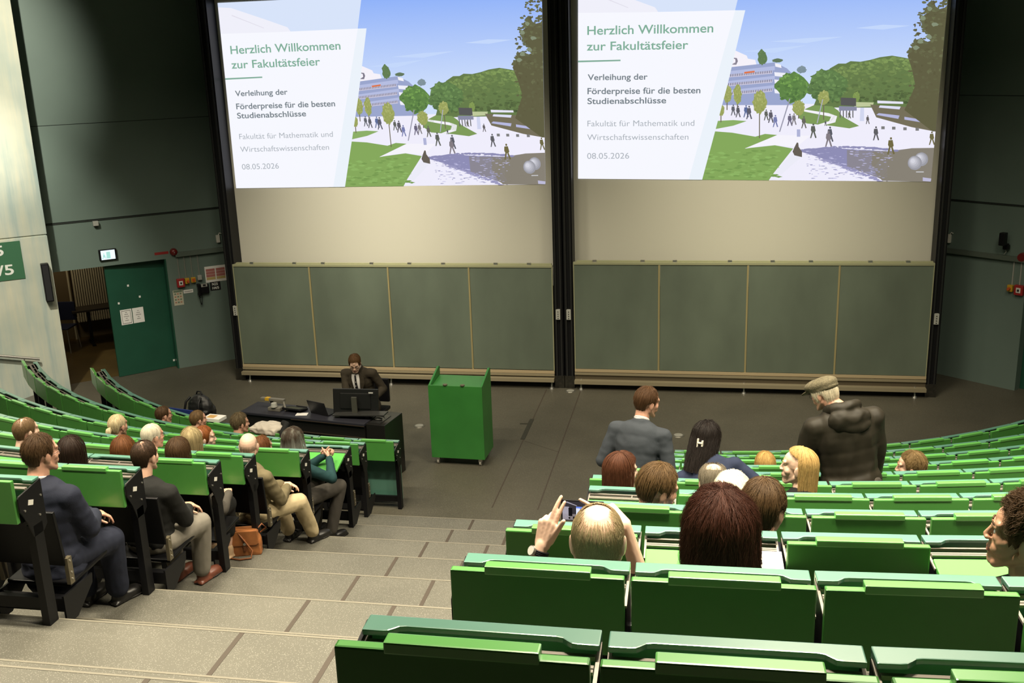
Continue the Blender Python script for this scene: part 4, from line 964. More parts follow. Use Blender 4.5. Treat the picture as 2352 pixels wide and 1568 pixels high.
# ---------------------------------------------------------------- hair
def hair_path(phi, st, th, n=26):
    """points down the scalp from the crown at azimuth phi (0 = forehead) to the hair's lower edge, head coordinates"""
    a, b, h = .076+th, .096+th, .089+th*1.1; cx = V(0, -.014, .030)
    ap = abs(phi); fr, sd, bk = st['front'], st['side'], st['back']
    f0, f1 = st.get('face', (0.85, 1.15))
    if not st.get('long'):
        ear = st.get('ear', .014); f1 = max(f1, f0+.2)
        if ap < f0: zb = fr-0.02*(ap/f0)**2
        elif ap < f1: t = (ap-f0)/(f1-f0); t = t*t*(3-2*t); zb = (fr-.02)*(1-t)+sd*t
        elif ap < 1.42: zb = sd
        elif ap < 1.60: t = (ap-1.42)/.18; zb = sd*(1-t)+ear*t
        elif ap < 1.86: zb = ear
        else: t = min(1, (ap-1.86)/0.42); t = t*t*(3-2*t); zb = ear*(1-t)+bk*t
    elif ap < f0: zb = fr-0.02*(ap/f0)**2
    elif ap < f1: t = (ap-f0)/(f1-f0); t = t*t*(3-2*t); zb = (fr-.02)*(1-t)+sd*t
    elif ap < 1.9: zb = sd
    else: t = min(1, (ap-1.9)/0.55); t = t*t*(3-2*t); zb = sd*(1-t)+bk*t
    co = V(math.sin(phi)*a, math.cos(phi)*b, 0); pts = []; fl = st.get('flare', 0.0); tuck = st.get('tuck', 0.0)
    tmax = math.pi*0.5
    for i in range(200):
        t = i*0.02
        if t <= tmax: p = cx+V(co.x*math.sin(t), co.y*math.sin(t), h*math.cos(t))
        else:
            d = (t-tmax)*h
            if st.get('long'): k = 1+fl*d/0.1-tuck*(d/0.1)**2*0.1
            else: k = 1-1.1*(d/0.1)**2*0.26
            p = cx+V(co.x*k, co.y*k, -d)
            if st.get('long') and st.get('backlean') : p.y -= st['backlean']*d
        pts.append(p)
        if p.z <= zb: break
    # even spacing
    L = [0.0]
    for i in range(1, len(pts)): L.append(L[-1]+(pts[i]-pts[i-1]).length)
    out = []; j = 0
    for i in range(n):
        s = L[-1]*i/(n-1)
        while j < len(L)-2 and L[j+1] < s: j += 1
        q = 0 if L[-1] == 0 or L[j+1] == L[j] else (s-L[j])/(L[j+1]-L[j])
        out.append(pts[j].lerp(pts[min(j+1, len(pts)-1)], max(0, min(1, q))))
    return out
def add_hair(parent, Rh, hc, sc, st, m, strands=500, rad=0.0007, seed=1):
    rr = random.Random(seed); th = st.get('th', .012); NP, NS = 56, 20
    s0 = st.get('start', 0.0); amp = st.get('amp', 0.006); names = st.get('name', 'hair')
    def hw(q): return hc+Rh @ (q*sc)
    hair = None
    if not st.get('noshell'):
        mb = MB(); vs = []; lay = []
        for inner in (0, 1):
            for j in range(NS):
                for i in range(NP):
                    phi = -PI+2*PI*i/NP; path = PATHS(phi, st, th); u = s0+(1-s0)*j/(NS-1); x = u*(len(path)-1); k = min(int(x), len(path)-2); p = path[k].lerp(path[k+1], x-k)
                    ax = V(0, -.014, min(p.z, .03)); nrm = (p-ax).normalized() if (p-ax).length > 1e-5 else V(0, 0, 1)
                    if not st.get('long'): p = p-nrm*th*0.85*u**1.4
                    if inner: p = p-nrm*(th*(1.25 if st.get('long') else 1.25-u)+ .004 + (0.02 if st.get('long') else 0)*u)
                    else:
                        if st.get('long') and u > .25:
                            tp = max(0, min(1, (abs(phi)-st.get('face', (.85, 1.15))[1]+.12)/.45)); p = p-nrm*th*.95*(1-tp)*min(1, (u-.25)/.2)
                        q = noise.noise(V(phi*5.0*st.get('lock', 1), u*2.2, seed*3.1))+0.5*noise.noise(V(phi*13*st.get('lock', 1), u*3.5, seed*1.7))
                        p = p+nrm*(q*amp*((0.35+u) if st.get('long') else (1.1-u*.8)))
                        if j == NS-1: p = p+V(0, 0, rr.uniform(-1, 1)*amp*1.2)
                    vs.append(hw(p))
        o = NS*NP; fs = []
        for j in range(NS-1):
            for i in range(NP):
                i2 = (i+1) % NP
                fs.append([j*NP+i, (j+1)*NP+i, (j+1)*NP+i2, j*NP+i2]); fs.append([o+j*NP+i, o+j*NP+i2, o+(j+1)*NP+i2, o+(j+1)*NP+i])
        for i in range(NP):
            i2 = (i+1) % NP; j = NS-1
            fs.append([j*NP+i, o+j*NP+i, o+j*NP+i2, j*NP+i2])
            if s0 > 0: fs.append([i, i2, o+i2, o+i])
        mb.add(vs, fs, 0, True); hair = mb.build('hair', m, parent)
    if strands:
        n = 9; P = np.empty((strands, n, 3), dtype=np.float32); fz = st.get('frizz', 0.004); sw = st.get('sweep', 0.0)
        for a in range(strands):
            phi = rr.uniform(-PI, PI); us = (s0+(1-s0)*(rr.random()**0.8)*0.72) if not st.get('thin') else st['thin']+(.78-st['thin'])*rr.random()**.6
            lf = st.get('ln', 1.0); ln = lf*(rr.uniform(0.25, 0.7) if st.get('long') else rr.uniform(0.15, 0.35))
            off = rr.uniform(-0.001, 1.0)*amp*0.9; wob = rr.uniform(-1, 1); ph = rr.uniform(0, 6); curl = st.get('curl', 0.0); ck = noise.noise(V(phi*4*st.get('lock', 1), us*3, seed))*st.get('clump', .25); wave = st.get('wave', 0.0)*noise.noise(V(phi*3, us*2, seed+7.0))
            for j in range(n):
                u = min(1.02, us+ln*j/(n-1)); pj = phi+sw*(u-us)+(wob*0.12+ck)*(j/(n-1))**1.5
                path = PATHS(round(pj*40)/40, st, th); x = min(u, 0.9999)*(len(path)-1); k = min(int(x), len(path)-2); p = path[k].lerp(path[k+1], x-k)
                p = V(*p); ax = V(0, -.014, min(p.z, .03)); nrm = (p-ax).normalized()
                tan = V(-nrm.y, nrm.x, 0)
                dp = pj-round(pj*40)/40; p += tan*(-dp)*0.09*0
                if not st.get('long'): p -= nrm*th*0.85*u**1.4; off_ = off*(1.05-.75*u)
                else: off_ = off
                p += nrm*(off_+fz*(j/(n-1))*(0.3+abs(wob))+ curl*math.sin(ph+j*1.1)+wave*math.sin(j*.9+ck*8)) + tan*(curl*math.cos(ph+j*1.1)+fz*wob*(j/(n-1)))
                if u >= 1.0: p += V(0, 0, -0.006*rr.random())
                P[a, j] = hw(p)
        hcv = bpy.data.hair_curves.new('hair_strands'); hcv.add_curves([n]*strands)
        hcv.position_data.foreach_set('vector', P.ravel())
        at = hcv.attributes.get('radius') or hcv.attributes.new('radius', 'FLOAT', 'POINT')
        at.data.foreach_set('value', np.tile(np.linspace(rad, rad*0.35, n).astype(np.float32), strands))
        hcv.materials.append(strand_mat(m))
        link('hair_strands' if hair else 'hair', hcv, hair or parent)
    return hair
_pc = {}
def PATHS(phi, st, th):
    key = (id(st), round(phi, 4), th)
    if key not in _pc: _pc[key] = hair_path(phi, st, th)
    return _pc[key]

# ---------------------------------------------------------------- the figure
def glasses(parent, Rh, hc, sc, m):
    mb = MB()
    for s in (-1, 1):
        ring = [hc+Rh @ (V(s*.032+.024*math.cos(t), .094-abs(.024*math.cos(t)*s*0.15), .002+.018*math.sin(t))*sc) for t in [2*PI*i/16 for i in range(17)]]
        mb.tube(ring, .0011*sc, n=6)
        mb.tube([hc+Rh @ (V(*q)*sc) for q in ((s*.056, .088, .006), (s*.074, .05, .006), (s*.080, -.005, .003), (s*.080, -.02, -.012))], .0012*sc, n=6)
    mb.tube([hc+Rh @ (V(*q)*sc) for q in ((-.010, .096, .006), (0, .100, .008), (.010, .096, .006))], .0012*sc, n=6)
    mb.build('glasses', m, parent)

def person(label, loc, rz, headw, hyaw=0.0, hpitch=0.0, hroll=0.0, sit=True, sk=None, male=True, sc=0.98, top=None, topname='jacket', trousers=None, shoes=None,
           hair=None, hairm=None, strands=400, srad=0.0008, spec=None, voxel=0.0065, cvoxel=0.013, wr=None, wl=None, hand_r=None, hand_l=None, sleeve=1.0, elbow_r=None, elbow_l=None,
           hipz=None, hip=None, knees=None, ankles=None, lean=None, collar=None, sw=None, wrinkle=0.0042, legs=True, bareleg=False, jacket_len=0.0, seed=1, tyaw=0.0, eyes=True, toes=None, arms=True, bulk=1.0, hs=1.0, nsh=None, wf=(9, 9, 15)):
    sk = sk or SK_A; rz0 = Matrix.Rotation(rz, 3, 'Z'); inv = rz0.transposed(); loc = Vector(loc)
    hc = inv @ (Vector(headw)-loc)
    Rh = Matrix.Rotation(hyaw-rz, 3, 'Z') @ Matrix.Rotation(hroll, 3, 'Y') @ Matrix.Rotation(hpitch, 3, 'X')
    hs = hs*sc*(1.0 if male else 0.96)
    H = hip if hip is not None else V(0, 0, hipz or (0.555 if sit else 0.93*sc))
    ntop = hc+Rh @ (V(0, -.030, -.085)*hs); N = V(ntop.x*0.9+H.x*0.1, ntop.y-0.035, ntop.z-0.065)
    if not male: N.z -= .005
    if nsh is not None: N += nsh
    up = (N-H).normalized(); rt = Matrix.Rotation(tyaw, 3, 'Z') @ V(1, 0, 0); rt = (rt-up*rt.dot(up)).normalized(); fw = up.cross(rt)
    RT = Matrix((rt, fw, up)).transposed(); L = (N-H).length
    sw = sw or (0.188 if male else 0.160)*sc
    SC = N-up*0.060
    b = bulk*(1.0 if male else 0.9)
    sh = {1: SC+rt*sw-up*0.024, -1: SC-rt*sw-up*0.024}
    def torso(mb, d):
        g = lambda t, r, y=0.0: mb.ell(H+up*(L*t)+fw*y, [x*b+d for x in r], R=RT, nu=18, nv=10)
        g(0.02, (.165, .125, .105)); g(0.24, (.148, .112, .15), .008); g(0.46, (.155, .112, .16), .004); g(0.66, (.172, .116, .155), .0); g(0.82, (.165, .098, .10), -.008)
        if not male: g(0.62, (.13, .085, .075), .06)
        mb.cap(sh[-1], .056*b+d, sh[1], .056*b+d); mb.cap(SC-up*.02, .075+d, N, .056+d*0.5)
    # arms
    ul, fl_ = 0.285*sc, 0.255*sc
    W = {1: wr if wr is not None else V(.075, .30, H.z+.10), -1: wl if wl is not None else V(-.075, .29, H.z+.10)}
    EL = {}
    for s in (1, -1):
        pole = {1: elbow_r, -1: elbow_l}[s] or V(s*0.55, -0.55, -0.65)
        dd = W[s]-sh[s]
        if dd.length > (ul+fl_)*0.995: W[s] = sh[s]+dd*((ul+fl_)*0.995/dd.length)
        EL[s] = ik(sh[s], W[s], ul, fl_, pole)
    body = MB(); head_blobs(body, Rh, hc, hs, male)
    body.cap(ntop+V(0, 0, .02), .056*(1 if male else .86), N, .062*(1 if male else .86))
    torso(body, -0.022)
    for s in (1, -1):
        if not arms: break
        body.cap(sh[s], .038, EL[s], .035*sc); body.cap(EL[s], .036*sc, W[s], .0245*sc)
        hd = {1: hand_r, -1: hand_l}[s]
        if hd is None:
            f = (W[s]-EL[s]).normalized(); f = (f+V(-s*0.5, 0.2, -0.1)).normalized(); n = V(0, 0, -1); n = (n-f*n.dot(f)).normalized(); hd = dict(f=f, n=n, curls=(22, 26, 30, 34))
        f_ = hd['f'].normalized(); n_ = hd['n']-f_*hd['n'].dot(f_)
        hand_blobs(body, W[s], f_, n_, f_.cross(n_)*s, hd.get('curls', (25,)*4), sc=sc*(0.98 if male else .9), spread=hd.get('spread', .06), thumbdir=hd.get('thumbdir'))
    # legs
    hipj = {1: H+rt*.088-up*.01, -1: H-rt*.088-up*.01}
    if sit:
        A = ankles or (V(.13, .47, .085), V(-.13, .45, .085)); kp = V(0, 0.4, 1)
    else:
        A = ankles or (V(.10, .02, .085), V(-.10, .0, .085)); kp = V(0, 1, 0)
    K = {}; AN = {1: A[0], -1: A[1]}
    for s in (1, -1):
        K[s] = (knees[0] if s == 1 else knees[1]) if knees else ik(hipj[s], AN[s], .43*sc, .42*sc, kp+V(s*.15, 0, 0))
    if bareleg:
        for s in (1, -1):
            body.cap(hipj[s], .06, K[s], .045); body.cap(K[s], .046, AN[s], .031); body.cap(AN[s]+V(0, -.02, -.03), .028, AN[s]+V(0, .12, -.06), .020)
    root = remesh(body, 'person', [sk, M_LIPS], voxel, 2, matfn=lips_test(Rh, hc, hs))
    root.location = loc; root.rotation_euler = (0, 0, rz); tag(root, label, 'person')
    if eyes:
        mb = MB()
        for s in (-1, 1):
            c = hc+Rh @ (V(s*.031, .0735, .004)*hs); mb.ell(c, (.0118*hs,)*3); mb.ell(c+Rh @ V(0, .0072, 0)*hs, (.0056*hs, .0052*hs, .0056*hs), mi=1, R=Rh)
        mb.build('eyes', [M_EYEW, M_IRIS], root)
        if hairm:
            mb = MB()
            for s in (-1, 1): mb.tube([hc+Rh @ (V(*q)*hs) for q in ((s*.012, .0935, .0265), (s*.028, .091, .0310), (s*.048, .078, .0265))], [.0030*hs, .0034*hs, .0016*hs], n=6)
            mb.build('eyebrows', hairm, root)
    if top:
        mb = MB(); torso(mb, 0.012)
        if jacket_len:
            mb.ell(H-up*jacket_len*0.35+fw*0.0, (.178*b, .140*b, .10+jacket_len*0.6), R=RT)
        for s in (1, -1):
            mb.cap(sh[s], .064*b, EL[s], .054*b)
            if sleeve > 0.55:
                e = EL[s].lerp(W[s], min(1, (sleeve-0.5)*2)*0.97); mb.cap(EL[s], .054*b, e, .040*b)
        if topname in ('jacket', 'coat'): 
            ring = [N+RT @ V(.064*math.cos(t), .060*math.sin(t)-.004, .006+.014*(-math.sin(t))) for t in [2*PI*i/18 for i in range(19)]]
            for i in range(18): mb.cap(ring[i], .015, ring[i+1], .015, n=8)
        remesh(mb, topname, top, cvoxel, 5, root, wrinkle, seed, wfreq=wf)
    if collar:
        mb = MB(); ring = [N+RT @ V(.056*math.cos(t), .056*math.sin(t), .030-.018*math.sin(t)) for t in [2*PI*i/20 for i in range(21)]]
        for i in range(20): mb.cap(ring[i], .0085, ring[i+1], .0085, n=8); mb.cap(ring[i]-up*.022, .010, ring[i+1]-up*.022, .010, n=8)
        remesh(mb, 'collar', collar, 0.006, 2, root)
    if trousers and legs:
        mb = MB(); mb.ell(H-up*.005, (.172*b, .138*b, .115), R=RT)
        for s in (1, -1):
            mb.cap(hipj[s], .098*b, K[s], .076*b)
            if not bareleg: mb.cap(K[s], .076*b, AN[s].lerp(K[s], .06), .062*b)
            else: mb.cap(K[s], .066*b, K[s].lerp(AN[s], bareleg), .062*b)
        remesh(mb, 'trousers', trousers, cvoxel, 4, root, wrinkle*0.8, seed+3, wfreq=(14, 14, 7))
    if shoes and legs:
        for s in (1, -1):
            mb = MB(); a = AN[s]; td = (toes[0] if s == 1 else toes[1]) if toes else V(s*.18, 1, 0); td = td.normalized(); R = Matrix((td.cross(V(0, 0, 1)), td, V(0, 0, 1))).transposed()
            mb.ell(a+td*.0+V(0, 0, -.035), (.040, .050, .048), R=R); mb.ell(a+td*.10+V(0, 0, -.050), (.047, .095, .034), R=R)
            mb.box(a+td*.065+V(0, 0, -.074), (.084, .25, .020), R=R); mb.cap(a+V(0, 0, -.03), .042, a+V(0, 0, .012), .043)
            so = remesh(mb, 'shoe', shoes, 0.009, 3, root)
            mb = MB(); mb.ell(a+td*.105+V(0, 0, -.0755), (.050, .104, .011), R=R); mb.ell(a-td*.012+V(0, 0, -.072), (.042, .052, .014), R=R); remesh(mb, 'sole', M_SOLE, .006, 1, so)
    if hair: add_hair(root, Rh, hc, hs, hair, hairm, strands, srad, seed)
    if spec: glasses(root, Rh, hc, hs, spec)
    root['_'] = 0; del root['_']
    return dict(root=root, Rh=Rh, hc=hc, hs=hs, N=N, H=H, up=up, rt=rt, fw=fw, RT=RT, W=W, EL=EL, sh=sh, K=K, A=AN, L=L)

# hair styles
SHORT = dict(front=.088, side=-.012, back=-.062, th=.012, amp=.009, frizz=.009, lock=1.6, clump=.4)
CROP = dict(front=.085, side=.000, back=-.055, th=.008, amp=.004, frizz=.004)
WAVY = dict(front=.090, side=-.015, back=-.065, th=.018, amp=.012, frizz=.012, curl=.004, lock=1.4)
LONG = dict(front=.085, side=-.22, back=-.25, th=.014, amp=.008, frizz=.005, long=True, flare=.02, face=(0.95, 1.25), tuck=.3, wave=.003)
BOB = dict(front=.08, side=-.12, back=-.13, th=.014, amp=.007, frizz=.004, long=True, flare=.02, face=(0.95, 1.25))
BIGBOB = dict(front=.075, side=-.115, back=-.130, th=.022, amp=.030, frizz=.010, ln=.8, long=True, flare=.05, face=(0.8, 1.1), curl=.004, lock=.9, wave=.016, clump=.5)
TOUSLE = dict(front=.078, side=-.02, back=-.075, th=.020, amp=.012, frizz=.010, lock=1.3)
FRINGE_BALD = dict(front=.02, side=-.01, back=-.06, th=.007, amp=.004, frizz=.004, start=.52)
THIN_TOP = dict(front=.080, side=-.01, back=-.06, th=.008, amp=.004, frizz=.003, start=.30)
STUBBLE = dict(front=.03, side=-.01, back=-.055, th=.003, amp=.002, frizz=.002, start=.55)
H_DARK = hairmat('hair_dark_brown', (0.030, 0.016, 0.010)); H_BROWN = hairmat('hair_brown', (0.085, 0.046, 0.020)); H_LTBROWN = hairmat('hair_light_brown', (0.165, 0.098, 0.042))
H_AUB = hairmat('hair_auburn', (0.165, 0.062, 0.020)); H_RED = hairmat('hair_red', (0.27, 0.085, 0.022)); H_BLONDE = hairmat('hair_blonde', (0.56, 0.37, 0.14)); H_PALEB = hairmat('hair_pale_blonde', (0.68, 0.56, 0.34))
H_GREY = hairmat('hair_grey', (0.22, 0.19, 0.14)); H_WHITE = hairmat('hair_white', (0.76, 0.70, 0.56)); H_GREYB = hairmat('hair_grey_blonde', (0.34, 0.26, 0.14)); H_MAHOG = hairmat('hair_mahogany', (0.075, 0.024, 0.013)); H_BLACK = hairmat('hair_near_black', (0.016, 0.011, 0.009))
C_NAVY = cloth('navy_suit_cloth', (0.018, 0.021, 0.036)); C_GREYS = cloth('grey_suit_cloth', (0.045, 0.052, 0.062)); C_BLK = cloth('black_cloth', (0.014, 0.014, 0.013)); C_BEIGE = cloth('olive_beige_cloth', (0.165, 0.135, 0.075)); C_CREAM = cloth('cream_chino_cloth', (0.56, 0.45, 0.27))
C_TEAL = cloth('teal_cloth', (0.016, 0.052, 0.055)); C_GREYT = cloth('grey_trouser_cloth', (0.215, 0.195, 0.160)); C_DKGREY = cloth('dark_grey_cloth', (0.07, 0.062, 0.052)); C_WHITE = cloth('white_shirt_cloth', (0.72, 0.70, 0.68)); C_TWEED = cloth('tweed_cloth', (0.28, 0.20, 0.13)); C_BROWNS = cloth('brown_suit_cloth', (0.040, 0.032, 0.021))
C_WAX = mat('dark_waxed_cloth', (0.022, 0.018, 0.011), 0.62, spec=0.3, var=0.2, vscale=6); C_NAVYT = cloth('navy_knit_cloth', (0.022, 0.030, 0.062)); C_PURPLE = cloth('muted_plum_cloth', (0.09, 0.05, 0.06)); C_BLUE = cloth('blue_cloth', (0.06, 0.09, 0.16))
M_SOLE = mat('dark_sole', (.012, .010, .009), .6); M_SHOEBLK = mat('black_shoe_leather', (0.012, 0.011, 0.010), 0.38); M_SHOEBR = mat('brown_shoe_leather', (0.16, 0.05, 0.028), 0.4); M_SHOETAN = mat('tan_flat_shoe', (0.50, 0.34, 0.20), 0.5)
M_SPECS = mat('dark_spectacle_frame', (0.012, 0.012, 0.014), 0.3)
def D(a): return math.radians(a)
def seated(label, k, a, head, off=0.25, seat=True, seat_label=None, **kw):
    p, th = row_pt(k+1, a, off); p.z = tread(k)
    r = person(label, p, th+D(kw.pop('turn', 0)), head, **kw)
    if seat:
        w = label.split(); place_seat(k, a, True, seat_label or ('black folding seat lowered under the ' + ' '.join(w[:10])))
    return r
# ------------------------------------------------------------------ audience on the door side
seated('young man in a navy suit with glasses sitting at the stair end of a row', 7, -1.74, (-1.72, -10.61, 3.065), hyaw=D(-24), sk=SK_B, sc=.92, top=C_NAVY, trousers=C_NAVY, shoes=M_SHOEBLK, collar=C_WHITE, hair=SHORT, hairm=H_BROWN, strands=1500, spec=M_SPECS, turn=-2,
       wr=V(.09, .30, .67), wl=V(.03, .33, .66), ankles=(V(.07, .44, .085), V(-.12, .40, .085)), jacket_len=.22, bulk=1.08, wrinkle=.006, cvoxel=.011, voxel=.0055, seed=11, toes=(V(.35, 1, 0), V(0, 1, 0)))
seated('woman with straight dark brown hair sitting beyond the navy suited man', 6, -2.21, (-2.18, -9.70, 2.685), hyaw=D(12), male=False, top=C_BLK, trousers=C_BLK, hair=BOB, hairm=H_DARK, strands=1000, seed=12)
seated('balding man in a red and white checked shirt at the far end of a row', 5, -3.33, (-3.26, -8.70, 2.43), hyaw=D(-26), sc=.92, sk=SK_D, top=mat('checked_shirt', (0.52, 0.30, 0.26), .8, var=.5, vscale=30), topname='shirt', trousers=C_DKGREY, hair=dict(front=.06, side=-.01, back=-.06, th=.004, amp=.003, frizz=.003, start=.45, thin=.08), hairm=hairmat('hair_thin_sandy', (.20, .125, .06)), strands=2200, seed=13)
seated('woman with platinum blonde hair tied in a ponytail', 3, -3.80, (-3.70, -6.79, 1.75), hyaw=D(-14), male=False, sk=SK_B, top=C_DKGREY, trousers=C_BLK, hair=dict(front=.085, side=-.02, back=-.06, th=.011, amp=.004, frizz=.002), hairm=H_PALEB, strands=500, seed=14)
wh = seated('white haired man in glasses stretching one hand out along the desk', 4, -2.74, (-2.69, -7.86, 2.085), hyaw=D(-30), sc=.92, sk=SK_B, top=C_WHITE, topname='shirt', sleeve=.5, trousers=C_DKGREY, hair=dict(front=.07, side=-.02, back=-.06, th=.007, amp=.004, frizz=.003), hairm=H_WHITE, strands=700, spec=M_SPECS, seed=15,
       wr=V(.13, .33, 1.06), elbow_r=V(.6, -.1, -.8), hand_r=dict(f=V(.9, .4, .2), n=V(0, .2, -1), s=V(-.4, .9, 0), curls=(30, 34, 38, 40)))
seated('woman with copper brown hair sitting one row ahead of the dark haired woman', 5, -2.42, (-2.38, -8.80, 2.335), hyaw=D(14), male=False, top=C_PURPLE, trousers=C_BLK, hair=BOB, hairm=H_AUB, strands=800, seed=16)
seated('balding man in a black shirt and light grey trousers at the stair end', 6, -1.66, (-1.64, -9.71, 2.69), hyaw=D(-8), sc=.92, sk=SK_A, top=C_BLK, topname='shirt', trousers=C_GREYT, shoes=M_SHOEBR, hair=dict(front=.06, side=-.01, back=-.06, th=.004, amp=.004, frizz=.003, start=.42, thin=.05), hairm=hairmat('hair_thin_brown', (.05, .028, .015)), strands=3400, srad=.0008, turn=-4, hipz=.53,
       wr=V(.09, .31, .62), wl=V(.02, .34, .62), ankles=(V(.08, .40, .085), V(-.12, .40, .085)), sleeve=.95, cvoxel=.011, voxel=.0055, seed=17, toes=(V(.2, 1, 0), V(.1, 1, 0)))
seated('woman with short brown hair, dark skirt and tan flat shoes near the leather bag', 5, -1.80, (-1.92, -8.81, 2.345), hyaw=D(12), male=False, sk=SK_A, top=C_DKGREY, trousers=C_BLK, shoes=M_SHOETAN, bareleg=.62, hair=dict(front=.085, side=-.05, back=-.085, th=.014, amp=.006, frizz=.005, long=True), hairm=H_BROWN, strands=900, seed=18,
       turn=-4, ankles=(V(-.07, .44, .085), V(-.20, .44, .085)), hip=V(-.10, 0, .54))
seated('woman with long ash blonde hair seen from behind among the door side rows', 4, -2.36, (-2.32, -7.89, 2.07), hyaw=D(20), male=False, top=C_BLK, trousers=C_BLK, hair=LONG, hairm=hairmat('hair_ash_blonde', (0.42, 0.33, 0.17)), strands=700, seed=19)
seated('red haired woman turned sideways towards the stage', 3, -2.75, (-2.70, -6.95, 1.72), hyaw=D(-62), male=False, sk=SK_D, top=C_BLK, trousers=C_BLK, hair=dict(front=.08, side=-.03, back=-.07, th=.013, amp=.005, frizz=.004), hairm=H_RED, strands=500, seed=20)
seated('short haired man with glasses in the front row nearest the blue chair', 1, -4.65, (-4.44, -4.68, 1.08), hyaw=D(-40), sc=.93, sk=SK_B, top=C_DKGREY, trousers=C_DKGREY, hair=CROP, hairm=H_BROWN, strands=400, spec=M_SPECS, seed=21)
seated('man with cropped sandy hair in the front row before the black backpack', 1, -4.04, (-3.89, -4.87, 1.11), hyaw=D(-43), sc=.93, sk=SK_B, top=C_BLK, trousers=C_DKGREY, hair=CROP, hairm=H_LTBROWN, strands=400, seed=22)
seated('man with wavy grey brown hair in a tan tweed jacket in the front row', 1, -3.38, (-3.28, -5.03, 1.14), hyaw=D(-44), sc=.95, sk=SK_B, top=C_TWEED, collar=C_WHITE, trousers=C_DKGREY, hair=WAVY, hairm=hairmat('hair_grey_brown', (0.13, 0.095, 0.05)), strands=600, seed=23)
seated('bald man in a beige jacket and cream trousers at the stair end', 4, -1.80, (-1.79, -7.91, 2.05), hyaw=D(16), sk=SK_D, top=C_BEIGE, trousers=C_CREAM, shoes=M_SHOEBLK, hair=dict(front=-.02, side=-.02, back=-.055, th=.002, amp=.001, frizz=.001, noshell=True, thin=.6), hairm=H_GREY, strands=200, srad=.0005, spec=mat('thin_gold_frame', (.3, .22, .1), .3, metal=.7), turn=-20, hipz=.54,
       wr=V(.08, .33, .62), wl=V(-.02, .36, .62), ankles=(V(.10, .58, .085), V(-.12, .50, .085)), jacket_len=.12, cvoxel=.011, voxel=.0055, seed=24, wrinkle=.008)
seated('person with brown hair mostly hidden behind the bald man in beige', 3, -2.16, (-2.10, -7.00, 1.655), hyaw=D(-20), top=C_BLUE, trousers=C_DKGREY, hair=SHORT, hairm=H_AUB, strands=300, seed=25)
om = seated('woman with grey tipped hair and a teal jacket leaning on the opened desk', 3, -1.80, (-1.78, -7.01, 1.75), hyaw=D(-10), male=False, top=C_TEAL, trousers=C_DKGREY, shoes=M_SHOEBLK, hair=dict(front=.08, side=-.10, back=-.125, th=.020, amp=.010, frizz=.008, long=True, flare=.14, face=(.95, 1.25), lock=1.6, clump=.5), hairm=dip_dyed('hair_dip_dyed', (.075, .055, .040), (.42, .44, .38), 1.00, 1.20), strands=1400, turn=-18,
       wr=V(.15, .33, .855), wl=V(.06, .36, .855), elbow_r=V(.7, -.1, -.6), elbow_l=V(-.4, .1, -.8), hand_r=dict(f=V(-.5, .5, .4), n=V(-.7, -.5, -.2), curls=(50, 52, 54, 56)), hand_l=dict(f=V(.5, .6, .4), n=V(.6, -.6, -.2), curls=(55, 56, 58, 60)),
       ankles=(V(.12, .30, .085), V(-.10, .34, .085)), knees=(V(.16, .44, .53), V(-.10, .43, .53)), cvoxel=.011, seed=26)
# ------------------------------------------------------------------ audience opposite the door
seated('woman with long straight auburn hair and glasses behind the standing man in grey', 6, 1.47, (1.49, -9.71, 2.715), hyaw=D(-62), male=False, sk=SK_D, top=C_BLK, trousers=C_BLK, hair=LONG, hairm=hairmat('hair_dark_auburn', (0.105, 0.038, 0.018)), strands=2200, spec=M_STEEL, seed=31)
seated('young man with tousled light brown hair looking down to one side', 7, 1.72, (1.745, -10.61, 3.005), hyaw=D(-62), hpitch=D(-14), sk=SK_B, top=C_BLUE, topname='shirt', trousers=C_DKGREY, hair=TOUSLE, hairm=hairmat('hair_sandy_brown', (0.115, 0.066, 0.026)), strands=2600, voxel=.005, seed=32)
seated('older man with grey hair and a round bald patch on the crown', 6, 2.00, (2.03, -9.71, 2.665), hyaw=D(0), hpitch=D(-18), sk=SK_D, top=C_DKGREY, trousers=C_DKGREY, hair=dict(front=.06, side=-.02, back=-.07, th=.010, amp=.008, frizz=.008, start=.36, thin=.24), hairm=hairmat('hair_dark_grey', (.16, .135, .095)), strands=2200, seed=33)
seated('person with fluffy white hair in front of the mahogany haired woman', 7, 2.10, (2.11, -10.61, 2.985), hyaw=D(-8), sk=SK_D, top=C_DKGREY, trousers=C_DKGREY, hair=dict(front=.07, side=-.05, back=-.08, th=.018, amp=.008, frizz=.010, lock=1.3), hairm=hairmat('hair_snow_white', (.86, .80, .66)), strands=2200, srad=.0007, seed=34)
seated('woman with big wavy mahogany hair seen from behind in the second nearest row', 9, 1.99, (2.012, -12.41, 3.665), hyaw=D(4), male=False, sk=SK_A, top=C_BLK, trousers=C_BLK, hair=BIGBOB, hairm=H_MAHOG, strands=16000, srad=.00048, seed=35)
seated('man with full brown hair beside the white haired person', 8, 2.20, (2.205, -11.51, 3.335), hyaw=D(-22), hpitch=D(-6), sk=SK_B, top=C_NAVY, collar=C_BLUE, trousers=C_DKGREY, hair=dict(front=.085, side=-.03, back=-.085, th=.018, amp=.010, frizz=.008, sweep=.3), hairm=hairmat('hair_mid_brown', (0.080, 0.044, 0.017)), strands=3200, seed=36)
seated('woman with shoulder length golden hair in profile turned towards the door side', 6, 2.50, (2.515, -9.69, 2.78), hyaw=D(74), hpitch=D(4), male=False, sk=SK_D, top=C_BLK, trousers=C_BLK, hair=dict(front=.104, side=-.17, back=-.20, th=.010, amp=.006, frizz=.004, long=True, flare=.02, face=(1.5, 1.8), wave=.004), hairm=H_BLONDE, strands=2200, voxel=.0045, seed=37)
